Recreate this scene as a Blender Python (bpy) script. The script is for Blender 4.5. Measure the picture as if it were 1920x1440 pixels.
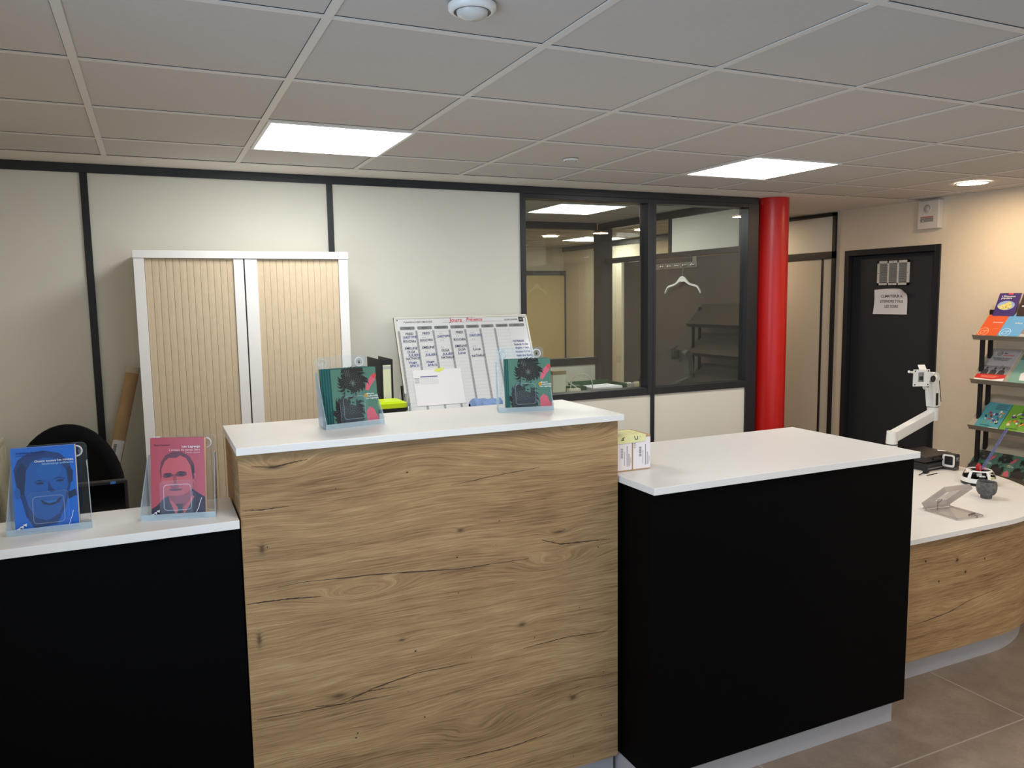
import bpy, math, random
from mathutils import Vector, Matrix, Euler
for o in list(bpy.data.objects): bpy.data.objects.remove(o)
S = bpy.context.scene
COL = S.collection
PI = math.pi
rnd = random.Random(7)

# ------------------------------------------------------------------ camera
def make_camera():
    f, yaw, pitch, roll = 1463.0, .4300, .1108, -.0148
    cy, sy, cp, sp = math.cos(yaw), math.sin(yaw), math.cos(pitch), math.sin(pitch)
    fw = Vector((sy*cp, cy*cp, -sp)); r = Vector((cy, -sy, 0)); u = r.cross(fw)
    cr, sr = math.cos(roll), math.sin(roll)
    r2 = cr*r+sr*u; u2 = -sr*r+cr*u
    cam = bpy.data.cameras.new('camera'); o = bpy.data.objects.new('camera', cam); COL.objects.link(o)
    cam.sensor_width = 36; cam.sensor_fit = 'HORIZONTAL'; cam.lens = f/1920*36
    cam.clip_start = .02; cam.clip_end = 100
    M = Matrix((r2, u2, -fw)).transposed().to_4x4(); M.translation = (.76, -2.02, 1.736)
    o.matrix_world = M
    S.camera = o
make_camera()

# ------------------------------------------------------------------ world, exposure, large lights
LED = 13.5          # radiance of the ceiling panels
WARM = 1.0
w = bpy.data.worlds.new('sky'); S.world = w; w.use_nodes = True
w.node_tree.nodes['Background'].inputs[0].default_value = (.55, .72, 1.0, 1)
w.node_tree.nodes['Background'].inputs[1].default_value = 1.2
S.view_settings.view_transform = 'Standard'
S.view_settings.look = 'None'
S.view_settings.gamma = 1
S.view_settings.use_curve_mapping = False
S.cycles.transparent_max_bounces = 24
S.view_settings.exposure = .36
def area(name, loc, rot, sx, sy, power, color):
    l = bpy.data.lights.new(name, 'AREA'); l.shape = 'RECTANGLE'; l.size = sx; l.size_y = sy
    l.energy = power; l.color = color
    o = bpy.data.objects.new(name, l); COL.objects.link(o); o.location = loc; o.rotation_euler = rot
    return o
# daylight coming in through the window of the left wall
area('window_daylight', (-.35, -1.6, 1.45), (0, -PI/2, 0), 1.5, 2.0, 58, (.54, .71, 1.0))
# added fill light behind the camera, to brighten the ceiling
area('front_fill', (3.0, -4.9, 1.35), (PI/2, 0, 0), 5.6, 2.0, 12, (1.0, .96, .92))

# ------------------------------------------------------------------ materials
def srgb(r, g, b):
    f = lambda c: ((c/255)/12.92 if c/255 <= .04045 else (((c/255)+.055)/1.055)**2.4)
    return (f(r), f(g), f(b), 1)
MATS = {}
def mat(name, col=(200, 200, 200), rough=.5, metal=0., spec=.5, emit=None, es=0., noise=0., nscale=8., bump=0.):
    if name in MATS: return MATS[name]
    m = bpy.data.materials.new(name); m.use_nodes = True; MATS[name] = m
    nt = m.node_tree; b = nt.nodes['Principled BSDF']
    c = srgb(*col)
    b.inputs['Base Color'].default_value = c
    b.inputs['Roughness'].default_value = rough; b.inputs['Metallic'].default_value = metal
    b.inputs['Specular IOR Level'].default_value = spec
    if emit:
        b.inputs['Emission Color'].default_value = (*emit, 1); b.inputs['Emission Strength'].default_value = es
    if noise or bump:
        tc = nt.nodes.new('ShaderNodeTexCoord'); n = nt.nodes.new('ShaderNodeTexNoise')
        n.inputs['Scale'].default_value = nscale; n.inputs['Detail'].default_value = 6
        nt.links.new(tc.outputs['Object'], n.inputs['Vector'])
        if noise:
            cr = nt.nodes.new('ShaderNodeValToRGB')
            cr.color_ramp.elements[0].position = .3; cr.color_ramp.elements[1].position = .7
            cr.color_ramp.elements[0].color = tuple(x*(1-noise) for x in c[:3])+(1,)
            cr.color_ramp.elements[1].color = tuple(min(1, x*(1+noise)) for x in c[:3])+(1,)
            nt.links.new(n.outputs['Fac'], cr.inputs['Fac']); nt.links.new(cr.outputs['Color'], b.inputs['Base Color'])
        if bump:
            bp = nt.nodes.new('ShaderNodeBump'); bp.inputs['Strength'].default_value = bump; bp.inputs['Distance'].default_value = .002
            nt.links.new(n.outputs['Fac'], bp.inputs['Height']); nt.links.new(bp.outputs['Normal'], b.inputs['Normal'])
    return m
class NT:
    def __init__(s, m): s.nt = m.node_tree
    def val(s, x):
        return x
    def math(s, op, a, b=None, c=None):
        n = s.nt.nodes.new('ShaderNodeMath'); n.operation = op
        for i, v in enumerate((a, b, c)):
            if v is None: continue
            if isinstance(v, (int, float)): n.inputs[i].default_value = v
            else: s.nt.links.new(v, n.inputs[i])
        return n.outputs[0]
    def comb(s, x, y, z=0.):
        n = s.nt.nodes.new('ShaderNodeCombineXYZ')
        for i, v in enumerate((x, y, z)):
            if isinstance(v, (int, float)): n.inputs[i].default_value = v
            else: s.nt.links.new(v, n.inputs[i])
        return n.outputs[0]
    def noise(s, vec, scale=1., detail=3., rough=.5):
        n = s.nt.nodes.new('ShaderNodeTexNoise'); n.inputs['Scale'].default_value = scale
        n.inputs['Detail'].default_value = detail; n.inputs['Roughness'].default_value = rough
        s.nt.links.new(vec, n.inputs['Vector']); return n.outputs['Fac']
    def ramp(s, fac, stops):
        n = s.nt.nodes.new('ShaderNodeValToRGB'); e = n.color_ramp.elements
        e[0].position, e[0].color = stops[0]; e[1].position, e[1].color = stops[-1]
        for p, c in stops[1:-1]:
            k = e.new(p); k.color = c
        s.nt.links.new(fac, n.inputs['Fac']); return n.outputs['Color']
def oak(name, knots, tone=1.0, seed=0.):
    """horizontal rustic oak: grain lines follow v = z, bent around knots"""
    m = bpy.data.materials.new(name); m.use_nodes = True; MATS[name] = m
    N = NT(m); nt = m.node_tree; b = nt.nodes['Principled BSDF']
    tc = nt.nodes.new('ShaderNodeTexCoord'); sp = nt.nodes.new('ShaderNodeSeparateXYZ')
    nt.links.new(tc.outputs['Object'], sp.inputs[0])
    u = N.math('ADD', sp.outputs[0], sp.outputs[1]); v = sp.outputs[2]
    low = N.noise(N.comb(N.math('MULTIPLY', u, 1.3), N.math('MULTIPLY', v, 2.6), seed), 1., 2.)
    vv = N.math('ADD', v, N.math('MULTIPLY', N.math('SUBTRACT', low, .5), .07))
    dark = None
    for (ku, kv, a, bb, A, dk) in knots:
        du = N.math('MULTIPLY', N.math('SUBTRACT', u, ku), 1/a); dv = N.math('MULTIPLY', N.math('SUBTRACT', v, kv), 1/bb)
        r2 = N.math('ADD', N.math('MULTIPLY', du, du), N.math('MULTIPLY', dv, dv))
        e = N.math('EXPONENT', N.math('MULTIPLY', r2, -1.))
        vv = N.math('ADD', vv, N.math('MULTIPLY', e, A))
        if dk:
            k = N.math('MULTIPLY', N.math('EXPONENT', N.math('MULTIPLY', r2, -dk)), 1.)
            dark = k if dark is None else N.math('MAXIMUM', dark, k)
    wob = N.noise(N.comb(N.math('MULTIPLY', u, 5.), N.math('MULTIPLY', v, 30.), seed+3), 1., 3.)
    vw = N.math('ADD', vv, N.math('MULTIPLY', N.math('SUBTRACT', wob, .5), .012))
    coarse = N.noise(N.comb(N.math('MULTIPLY', u, .7), N.math('MULTIPLY', vv, 7.), seed+5), 1., 2.)
    mid = N.noise(N.comb(N.math('MULTIPLY', u, 1.6), N.math('MULTIPLY', vw, 45.), seed+7), 1., 2.)
    fine = N.noise(N.comb(N.math('MULTIPLY', u, 7.), N.math('MULTIPLY', vw, 230.), seed+9), 1., 2., .6)
    blot = N.noise(N.comb(N.math('MULTIPLY', u, 4.), N.math('MULTIPLY', v, 9.), seed+11), 1., 4., .6)
    s = N.math('ADD', N.math('MULTIPLY', coarse, .27), N.math('MULTIPLY', mid, .19))
    s = N.math('ADD', s, N.math('MULTIPLY', fine, .39)); s = N.math('ADD', s, N.math('MULTIPLY', blot, .15))
    t = lambda r, g, bl: tuple(x*tone for x in srgb(r, g, bl)[:3])+(1,)
    col = N.ramp(s, [(.36, t(112, 84, 56)), (.44, t(144, 113, 78)), (.52, t(164, 132, 93)), (.62, t(184, 153, 112))])
    if dark is not None:
        mx = nt.nodes.new('ShaderNodeMix'); mx.data_type = 'RGBA'
        nt.links.new(N.math('MULTIPLY', dark, .8), mx.inputs[0]); nt.links.new(col, mx.inputs[6])
        mx.inputs[7].default_value = t(58, 42, 30); col = mx.outputs[2]
    nt.links.new(col, b.inputs['Base Color'])
    b.inputs['Roughness'].default_value = .55; b.inputs['Specular IOR Level'].default_value = .3
    bp = nt.nodes.new('ShaderNodeBump'); bp.inputs['Strength'].default_value = .35; bp.inputs['Distance'].default_value = .0015
    nt.links.new(fine, bp.inputs['Height']); nt.links.new(bp.outputs['Normal'], b.inputs['Normal'])
    return m
def clear(name, tint, gloss, diff=0., dcol=(200, 225, 235), rough=.0):
    """clear sheet: transparent, fresnel reflection, optional diffuse haze"""
    m = bpy.data.materials.new(name); m.use_nodes = True; MATS[name] = m
    nt = m.node_tree; nt.nodes.remove(nt.nodes['Principled BSDF']); out = nt.nodes['Material Output']
    t = nt.nodes.new('ShaderNodeBsdfTransparent'); t.inputs[0].default_value = (*tint, 1)
    g = nt.nodes.new('ShaderNodeBsdfGlossy'); g.inputs['Roughness'].default_value = rough
    fr = nt.nodes.new('ShaderNodeFresnel'); fr.inputs['IOR'].default_value = 1.5
    mu = nt.nodes.new('ShaderNodeMath'); mu.operation = 'MULTIPLY'; mu.use_clamp = True; mu.inputs[1].default_value = gloss
    gm_ = nt.nodes.new('ShaderNodeNewGeometry'); fc = nt.nodes.new('ShaderNodeMath'); fc.operation = 'SUBTRACT'; fc.inputs[0].default_value = 1.
    nt.links.new(gm_.outputs['Backfacing'], fc.inputs[1])
    m2 = nt.nodes.new('ShaderNodeMath'); m2.operation = 'MULTIPLY'; nt.links.new(fr.outputs[0], m2.inputs[0]); nt.links.new(fc.outputs[0], m2.inputs[1])
    nt.links.new(m2.outputs[0], mu.inputs[0])
    a = nt.nodes.new('ShaderNodeMixShader'); nt.links.new(mu.outputs[0], a.inputs[0])
    src = t.outputs[0]
    if diff:
        d = nt.nodes.new('ShaderNodeBsdfDiffuse'); d.inputs[0].default_value = srgb(*dcol)
        b = nt.nodes.new('ShaderNodeMixShader'); b.inputs[0].default_value = diff
        nt.links.new(t.outputs[0], b.inputs[1]); nt.links.new(d.outputs[0], b.inputs[2]); src = b.outputs[0]
    nt.links.new(src, a.inputs[1]); nt.links.new(g.outputs[0], a.inputs[2]); nt.links.new(a.outputs[0], out.inputs[0])
    return m
def floor_mat():
    m = bpy.data.materials.new('floor_stone'); m.use_nodes = True
    N = NT(m); nt = m.node_tree; b = nt.nodes['Principled BSDF']
    tc = nt.nodes.new('ShaderNodeTexCoord'); v = tc.outputs['Object']
    n1 = N.noise(v, 1.6, 6, .6); n2 = N.noise(v, 7., 6, .65); n3 = N.noise(v, 60., 3, .6)
    s = N.math('ADD', N.math('MULTIPLY', n1, .45), N.math('ADD', N.math('MULTIPLY', n2, .4), N.math('MULTIPLY', n3, .15)))
    col = N.ramp(s, [(.36, srgb(110, 96, 84)), (.5, srgb(128, 112, 99)), (.66, srgb(150, 134, 119))])
    nt.links.new(col, b.inputs['Base Color']); b.inputs['Roughness'].default_value = .42
    return m

WALL = mat('wall_panel_cream', (230, 228, 217), .55, noise=.01, nscale=3)
WALLR = mat('wall_paint_cream', (232, 218, 194), .8, noise=.015, nscale=30, bump=.15)
TILE = mat('ceiling_tile', (200, 196, 192), .9, noise=.02, nscale=60)
GRID = mat('ceiling_bar', (222, 219, 215), .55)
SHADOWL = mat('ceiling_shadow_line', (60, 55, 52), .9)  # dark strips along bars and ceiling edge, shade put into the colour
PLAS = mat('ceiling_plaster', (226, 222, 214), .85)
ANTH = mat('anthracite_metal', (33, 36, 41), .38)
BLK = mat('black_laminate', (3, 3, 4), .55, spec=.06)
BLKP = mat('black_plastic', (22, 22, 24), .45)
BLKM = mat('black_matt', (14, 14, 15), .75)
WHT = mat('white_laminate', (232, 229, 224), .33, noise=.01, nscale=20)
WHTP = mat('white_plastic', (232, 232, 230), .35)
GREY = mat('plinth_grey', (176, 172, 172), .45)
DOORB = mat('black_door', (40, 44, 50), .55, noise=.03, nscale=2)
RED = mat('red_paint', (198, 24, 20), .32, spec=.5)
PAPER = mat('paper_white', (238, 238, 240), .8)
CARD = mat('cardboard', (184, 150, 112), .8, noise=.05, nscale=20)
STEEL = mat('brushed_steel', (190, 190, 188), .3, metal=.9)
GLASS = clear('window_glass', (.90, .93, .91), 2.6)
ACR = clear('acrylic', (.95, .975, .985), 1.6, .03)
ACRS = clear('acrylic_daylit_side', (.93, .965, .985), 1.6, .34, (205, 222, 236))  # clear sides, bluish daylight haze put into the colour
ACRP = clear('acrylic_pocket', (.97, .98, .99), .25, .015)
ACRE = clear('acrylic_edge', (.9, .95, .97), 1.8, .36, (215, 232, 240))
INKB = mat('ink_black', (28, 28, 32), .6)
INKU = mat('ink_blue', (38, 46, 140), .5)
INKR = mat('ink_red', (214, 48, 66), .5)
INKW = mat('ink_white', (240, 240, 240), .6)
INKG = mat('ink_grey', (128, 132, 134), .6)
INKL = mat('ink_light_grey', (186, 190, 190), .6)

# ------------------------------------------------------------------ mesh builder
class MB:
    def __init__(s, M=None):
        s.v = []; s.f = []; s.m = []; s.mats = []; s.M = M or Matrix.Identity(4); s.sm = []
    def mi(s, m):
        if m not in s.mats: s.mats.append(m)
        return s.mats.index(m)
    def add(s, vs, fs, m, smooth=False):
        n = len(s.v); k = s.mi(m)
        s.v += [tuple(s.M @ Vector(p)) for p in vs]
        for f in fs: s.f.append(tuple(n+i for i in f)); s.m.append(k); s.sm.append(smooth)
    def box(s, x0, x1, y0, y1, z0, z1, m, skip=()):
        x0, x1 = sorted((x0, x1)); y0, y1 = sorted((y0, y1)); z0, z1 = sorted((z0, z1))
        vs = [(x0,y0,z0),(x1,y0,z0),(x1,y1,z0),(x0,y1,z0),(x0,y0,z1),(x1,y0,z1),(x1,y1,z1),(x0,y1,z1)]
        fs = [(3,2,1,0),(4,5,6,7),(0,1,5,4),(1,2,6,5),(2,3,7,6),(3,0,4,7)]
        s.add(vs, fs, m)
    def bar(s, a, b, w, h, m, up=(0, 0, 1)):
        a, b = Vector(a), Vector(b); d = (b-a).normalized(); u = Vector(up)
        x = d.cross(u).normalized() if abs(d.dot(u)) < .999 else Vector((1, 0, 0)); z = x.cross(d)
        vs = [tuple(p+x*sx*w/2+z*sz*h/2) for p in (a, b) for sx, sz in ((-1,-1),(1,-1),(1,1),(-1,1))]
        s.add(vs, [(3,2,1,0),(4,5,6,7),(0,1,5,4),(1,2,6,5),(2,3,7,6),(3,0,4,7)], m)
    def prism(s, pts, z0, z1, m, sm=False):
        n = len(pts)
        vs = [(x, y, z0) for x, y in pts]+[(x, y, z1) for x, y in pts]
        s.add(vs, [tuple(range(n-1, -1, -1)), tuple(range(n, 2*n))], m)
        s.add(vs, [(i, (i+1) % n, n+(i+1) % n, n+i) for i in range(n)], m, sm)
    def sheet(s, quad_fn, nu, nv, m, smooth=True):
        vs = [quad_fn(i/nu, j/nv) for j in range(nv+1) for i in range(nu+1)]
        fs = [(j*(nu+1)+i, j*(nu+1)+i+1, (j+1)*(nu+1)+i+1, (j+1)*(nu+1)+i) for j in range(nv) for i in range(nu)]
        s.add(vs, fs, m, smooth)
    def tube(s, pts, r, m, n=10, caps=True):
        pts = [Vector(p) for p in pts]; vs = []; fs = []
        rs = r if isinstance(r, (list, tuple)) else [r]*len(pts)
        prev = None
        for i, p in enumerate(pts):
            d = (pts[min(i+1, len(pts)-1)]-pts[max(i-1, 0)]).normalized()
            if prev is None:
                a = Vector((0, 0, 1)) if abs(d.z) < .9 else Vector((1, 0, 0)); x = d.cross(a).normalized()
            else: x = (prev-d*prev.dot(d)).normalized()
            prev = x; y = d.cross(x)
            vs += [tuple(p+(x*math.cos(2*PI*k/n)+y*math.sin(2*PI*k/n))*rs[i]) for k in range(n)]
        for i in range(len(pts)-1):
            fs += [(i*n+k, i*n+(k+1) % n, (i+1)*n+(k+1) % n, (i+1)*n+k) for k in range(n)]
        s.add(vs, fs, m, True)
        if caps: s.add(vs[:n]+vs[-n:], [tuple(range(n-1, -1, -1)), tuple(range(n, 2*n))], m)
    def lathe(s, prof, m, n=32, c=(0, 0, 0), a0=0., a1=2*PI, smooth=True):
        full = abs(a1-a0-2*PI) < 1e-6; k = n if full else n+1
        vs = [(c[0]+r*math.cos(a0+(a1-a0)*i/n), c[1]+r*math.sin(a0+(a1-a0)*i/n), c[2]+z) for r, z in prof for i in range(k)]
        fs = []
        for j in range(len(prof)-1):
            for i in range(n):
                i2 = (i+1) % k
                fs.append((j*k+i, j*k+i2, (j+1)*k+i2, (j+1)*k+i))
        s.add(vs, fs, m, smooth)
    def build(s, name, parent=None, local=False, origin=None, bevel=0., label=None, seg=2):
        vs = s.v
        if parent is not None and not local:
            inv = parent.matrix_basis.inverted()
            p = parent.parent
            Mw = parent.matrix_basis if p is None else p.matrix_basis @ parent.matrix_basis
            inv = Mw.inverted(); vs = [tuple(inv @ Vector(v)) for v in vs]
        if origin is not None: vs = [(v[0]-origin[0], v[1]-origin[1], v[2]-origin[2]) for v in vs]
        me = bpy.data.meshes.new(name); me.from_pydata(vs, [], s.f)
        for m in s.mats: me.materials.append(m)
        me.polygons.foreach_set('material_index', s.m); me.polygons.foreach_set('use_smooth', s.sm)
        me.update()
        o = bpy.data.objects.new(name, me); COL.objects.link(o)
        if parent is not None: o.parent = parent
        if origin is not None: o.location = origin
        if bevel:
            b = o.modifiers.new('bevel', 'BEVEL'); b.width = bevel; b.segments = seg; b.limit_method = 'ANGLE'; b.angle_limit = .7
        if label: o['label'] = label
        return o
def thing(name, label, cat, loc=(0, 0, 0), rz=0., group=None, rot=None):
    o = bpy.data.objects.new(name, None); COL.objects.link(o); o.empty_display_size = .05
    o.location = loc; o.rotation_euler = rot if rot else (0, 0, rz)
    o.matrix_basis  # location and rotation already give the basis
    return tag(o, label, cat, group)
def tag(o, label, cat, group=None):
    o['label'] = label; o['category'] = cat
    if group: o['group'] = group
    return o
def struct(o): o['kind'] = 'structure'; return o

# ------------------------------------------------------------------ flat artwork on a plane
_tc = {}
def text_mesh(t, shear=0.):
    key = (t, shear)
    if key not in _tc:
        c = bpy.data.curves.new('t', 'FONT'); c.body = t; c.size = 1; c.shear = shear; c.resolution_u = 2; c.offset = .012
        o = bpy.data.objects.new('t', c); me = bpy.data.meshes.new_from_object(o)
        vs = [(v.co.x, v.co.y) for v in me.vertices]; fs = [tuple(p.vertices) for p in me.polygons]
        bpy.data.objects.remove(o); bpy.data.curves.remove(c); bpy.data.meshes.remove(me)
        w = max([v[0] for v in vs] or [0]); _tc[key] = (vs, fs, w)
    return _tc[key]
class Art:
    """draws thin printed shapes on plane o + u*U + v*V, stacked along the normal"""
    def __init__(s, mb, o, U, V, step=.00012):
        s.mb = mb; s.o = Vector(o); s.U = Vector(U).normalized(); s.V = Vector(V).normalized()
        s.n = s.U.cross(s.V); s.step = step; s.k = 1
    def P(s, u, v): return tuple(s.o+s.U*u+s.V*v+s.n*(s.step*s.k))
    def poly(s, pts, m, up=True):
        s.mb.add([s.P(*p) for p in pts], [tuple(range(len(pts)))], m)
        if up: s.k += 1
    def rect(s, u0, v0, u1, v1, m, up=True): s.poly([(u0, v0), (u1, v0), (u1, v1), (u0, v1)], m, up)
    def ell(s, cu, cv, a, b, m, rot=0., n=24, up=True):
        c, d = math.cos(rot), math.sin(rot)
        s.poly([(cu+a*math.cos(t)*c-b*math.sin(t)*d, cv+a*math.cos(t)*d+b*math.sin(t)*c) for t in [2*PI*i/n for i in range(n)]], m, up)
    def rrect(s, u0, v0, u1, v1, r, m, up=True):
        s.poly(rr(u0, v0, u1, v1, r), m, up)
    def line(s, pts, w, m, up=True):
        for a, b in zip(pts[:-1], pts[1:]):
            d = Vector((b[0]-a[0], b[1]-a[1]));
            if d.length < 1e-9: continue
            nn = Vector((-d.y, d.x)).normalized()*w/2
            s.poly([(a[0]-nn.x, a[1]-nn.y), (b[0]-nn.x, b[1]-nn.y), (b[0]+nn.x, b[1]+nn.y), (a[0]+nn.x, a[1]+nn.y)], m, False)
        if up: s.k += 1
    def ring(s, cu, cv, r, w, m, n=28, a0=0., a1=2*PI):
        s.line([(cu+r*math.cos(a0+(a1-a0)*i/n), cv+r*math.sin(a0+(a1-a0)*i/n)) for i in range(n+1)], w, m)
    def text(s, t, u, v, size, m, align='L', shear=0., width=None, rot=0., up=True):
        vs, fs, w = text_mesh(t, shear); sx = size if width is None else width/max(w, 1e-6)
        off = {'L': 0, 'C': -w*sx/2, 'R': -w*sx}[align]; c, d = math.cos(rot), math.sin(rot)
        pts = []
        for x, y in vs:
            a, b = x*sx+off, y*size; pts.append(s.P(u+a*c-b*d, v+a*d+b*c))
        s.mb.add(pts, fs, m)
        if up: s.k += 1
def rr(u0, v0, u1, v1, r, n=5):
    p = []
    for cx, cy, a in ((u1-r, v0+r, -PI/2), (u1-r, v1-r, 0), (u0+r, v1-r, PI/2), (u0+r, v0+r, PI)):
        p += [(cx+r*math.cos(a+PI/2*i/n), cy+r*math.sin(a+PI/2*i/n)) for i in range(n+1)]
    return p

H = 2.43; XL, XR, YF, YW = -.05, 6.2, -4.6, 2.5
# ------------------------------------------------------------------ the setting
def ceiling():
    b = MB()
    def zone(x0, x1, y0, y1, ox=0., oy=0.):
        b.box(x0, x1, y0, y1, H+.0035, H+.05, TILE)
        xs = [ox+.6*i for i in range(-10, 20) if x0 < ox+.6*i < x1]; ys = [oy+.6*j for j in range(-10, 20) if y0 < oy+.6*j < y1]
        for x in xs:
            b.box(x-.012, x+.012, y0, y1, H, H+.004, GRID); b.box(x-.0138, x-.012, y0, y1, H+.003, H+.0034, SHADOWL)
        for y in ys:
            b.box(x0, x1, y-.0118, y+.0118, H+.0002, H+.004, GRID)
            b.box(x0, x1, y-.0150, y-.0118, H+.0025, H+.0034, SHADOWL)
    zone(XL, XR, YF, 2.215)
    b.box(XL, XR, 2.215, 2.222, H+.002, H+.05, SHADOWL)
    b.box(XL, XR, 2.222, 2.64, H, H+.05, PLAS)
    b.box(4.80, XR, 2.64, 3.3, H, H+.05, PLAS)
    zone(1.9, 4.80, 2.64, 8., 0., 2.64)
    zone(4.80, XR, 3.3, 8., 0., 3.3)
    struct(b.build('ceiling'))
    f = MB(); f.box(XL, XR, YF, 8., -.05, 0, floor_mat())
    jm = mat('floor_joint', (158, 146, 136), .6)
    for k in range(-8, 9): f.box(XL, XR, k*.6-.155, k*.6-.149, -.001, .0006, jm)
    for k in range(0, 6): f.box(.3+k*1.2, .306+k*1.2, YF, 8., -.001, .0006, jm)
    struct(f.build('floor'))
ceiling()
def walls():
    b = MB()
    b.box(XL, 2.92, YW, YW+.08, 0, H+.05, WALL); b.box(2.92, 4.83, YW, YW+.08, 0, 1.045, WALL)
    struct(b.build('wall_back'))
    # window opening in the left wall behind the camera
    b = MB(); x0, x1 = XL-.12, XL
    b.box(x0, x1, YF, -2.6, 0, H+.05, WALLR); b.box(x0, x1, -.6, YW+.08, 0, H+.05, WALLR)
    b.box(x0, x1, -2.6, -.6, 0, .7, WALLR); b.box(x0, x1, -2.6, -.6, 2.2, H+.05, WALLR)
    struct(b.build('wall_left'))
    b = MB()
    for y in (-2.6, -1.63, -.66): b.box(XL-.09, XL-.03, y, y+.06, .7, 2.2, ANTH)
    b.box(XL-.09, XL-.03, -2.6, -.6, .7, .76, ANTH); b.box(XL-.09, XL-.03, -2.6, -.6, 2.14, 2.2, ANTH)
    w3 = struct(b.build('window_3'))
    g = MB(); g.box(XL-.064, XL-.06, -2.54, -.66, .76, 2.14, GLASS); g.build('pane', w3)
    b = MB(); b.box(XL, .2, YF-.1, YF, 0, H+.05, WALLR); b.box(5.8, XR, YF-.1, YF, 0, H+.05, WALLR); b.box(.2, 5.8, YF-.1, YF, 2.35, H+.05, WALLR); b.box(.2, 5.8, YF-.1, YF, 0, .3, WALLR); struct(b.build('wall_front'))
    b = MB()
    for x in (.2, 1.56, 2.97, 4.38, 5.75): b.box(x, x+.05, YF-.08, YF-.02, .3, 2.35, ANTH)
    b.box(.2, 5.8, YF-.08, YF-.02, .3, .35, ANTH); b.box(.2, 5.8, YF-.08, YF-.02, 2.30, 2.35, ANTH)
    w7 = struct(b.build('window_7')); g = MB(); g.box(.25, 5.75, YF-.053, YF-.047, .35, 2.30, GLASS); g.build('pane', w7)  # unseen front glazing, added along with the fill light behind it
    # right wall with the black door opening
    b = MB(); x0, x1 = XR, XR+.12
    b.box(x0, x1, YF, 2.037, 0, H+.05, WALLR); b.box(x0, x1, 2.935, 8., 0, H+.05, WALLR); b.box(x0, x1, 2.037, 2.935, 2.088, H+.05, WALLR)
    struct(b.build('wall_right'))
    b = MB(); b.box(1.9, XR, 8., 8.1, 0, H+.05, WALLR); struct(b.build('wall_far'))
    b = MB(); b.box(1.82, 1.9, YW+.08, 8., 0, H+.05, WALLR); struct(b.build('wall_office_left'))
    # profiles of the back wall
    n = 1
    def trim(x0, x1, z0, z1, m=ANTH, y=YW-.012):
        nonlocal n
        t = MB(); t.box(x0, x1, y, YW+.001, z0, z1, m); struct(t.build('trim_%d' % n, bevel=.002)); n += 1
    trim(XL, 4.83, 2.385, H-.001)
    trim(.474, .508, 0, 2.385, BLKP); trim(1.697, 1.730, 0, 2.385, ANTH)
    t = MB(); t.box(2.905, 2.940, YW-.012, YW+.09, 0, 2.385, ANTH); struct(t.build('trim_%d' % n, bevel=.002)); n += 1
    t = MB(); t.box(4.735, 4.832, YW-.012, YW+.09, 0, 2.385, ANTH); struct(t.build('trim_%d' % n, bevel=.002)); n += 1
    trim(3.895, 3.925, 0, 1.045)
    # two glazed bays
    for k, (x0, x1) in enumerate(((2.940, 3.908), (3.908, 4.735))):
        b = MB()
        a0, a1 = (x0, x1-.045) if k == 0 else (x0+.022, x1)
        if k == 0: b.box(a1, x1-.0005, YW-.014, YW+.09, 1.0455, 2.3845, ANTH)
        else: b.box(x0+.0005, a0, YW-.014, YW+.09, 1.0455, 2.3845, ANTH)
        b.box(a0, a1, YW-.012, YW+.09, 1.0455, 1.095, ANTH); b.box(a0, a1, YW-.012, YW+.09, 2.355, 2.3845, ANTH)
        w = struct(b.build('window_%d' % (k+1), bevel=.002))
        g = MB(); g.box(x0+.003, x1-.003, YW+.03, YW+.036, 1.09, 2.36, GLASS); g.build('pane', w)
    # office side partition
    xa, xb = 4.78, 4.84
    b = MB(); b.box(xa, xb, 2.62, 3.47, 2.09, 2.37, WALL); struct(b.build('wall_office_side'))
    b = MB(); b.box(xa-.01, xb+.01, YW+.09, 4.66, 2.37, H, ANTH); b.box(xa-.01, xb+.01, YW+.09, 4.66, 2.045, 2.09, ANTH)
    b.box(xa-.01, xb+.01, 2.59, 2.63, 0, 2.37, ANTH); b.box(xa-.01, xb+.01, 3.47, 3.51, 2.09, 2.37, ANTH)
    b.box(xa-.06, xb+.01, 4.52, 4.66, 0, 2.37, ANTH); struct(b.build('trim_%d' % n, bevel=.002)); n += 1
    b = MB(); dm = mat('office_door_grey', (46, 47, 49), .45)
    b.box(xa+.005, xb-.005, 2.64, 3.86, 0, 2.04, dm); b.box(xa+.005, xb-.005, 3.866, 4.215, 0, 2.04, dm)
    b.box(xa-.01, xb, 4.215, 4.235, 0, 2.045, mat('door_edge', (224, 214, 186), .5))
    d3 = struct(b.build('door_3', bevel=.002))
    h = MB(); h.tube([(xa+.005, 3.78, 1.0), (xa-.05, 3.78, 1.0), (xa-.05, 3.66, 1.0)], .009, STEEL); h.build('handle', d3)
    for y0, y1, z0, z1, nm in ((3.515, 4.52, 2.09, 2.37, 4), (4.235, 4.52, .02, 2.045, 5)):
        g = MB(); g.box(xa+.027, xa+.033, y0, y1, z0, z1, GLASS); struct(g.build('window_%d' % nm))
    # office rear partition
    b = MB(); b.box(1.9, 4.70, 4.6, 4.66, 0, 1.07, WALL); struct(b.build('wall_office_back'))
    b = MB(); b.box(1.9, 4.72, 4.59, 4.67, 2.37, H, ANTH); b.box(1.9, 4.72, 4.59, 4.67, 1.07, 1.14, ANTH)
    b.box(3.45, 3.49, 4.59, 4.67, 1.14, 2.37, ANTH); struct(b.build('trim_%d' % n, bevel=.002)); n += 1
    g = MB(); g.box(1.9, 4.72, 4.627, 4.633, 1.14, 2.37, GLASS); struct(g.build('window_6'))
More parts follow.
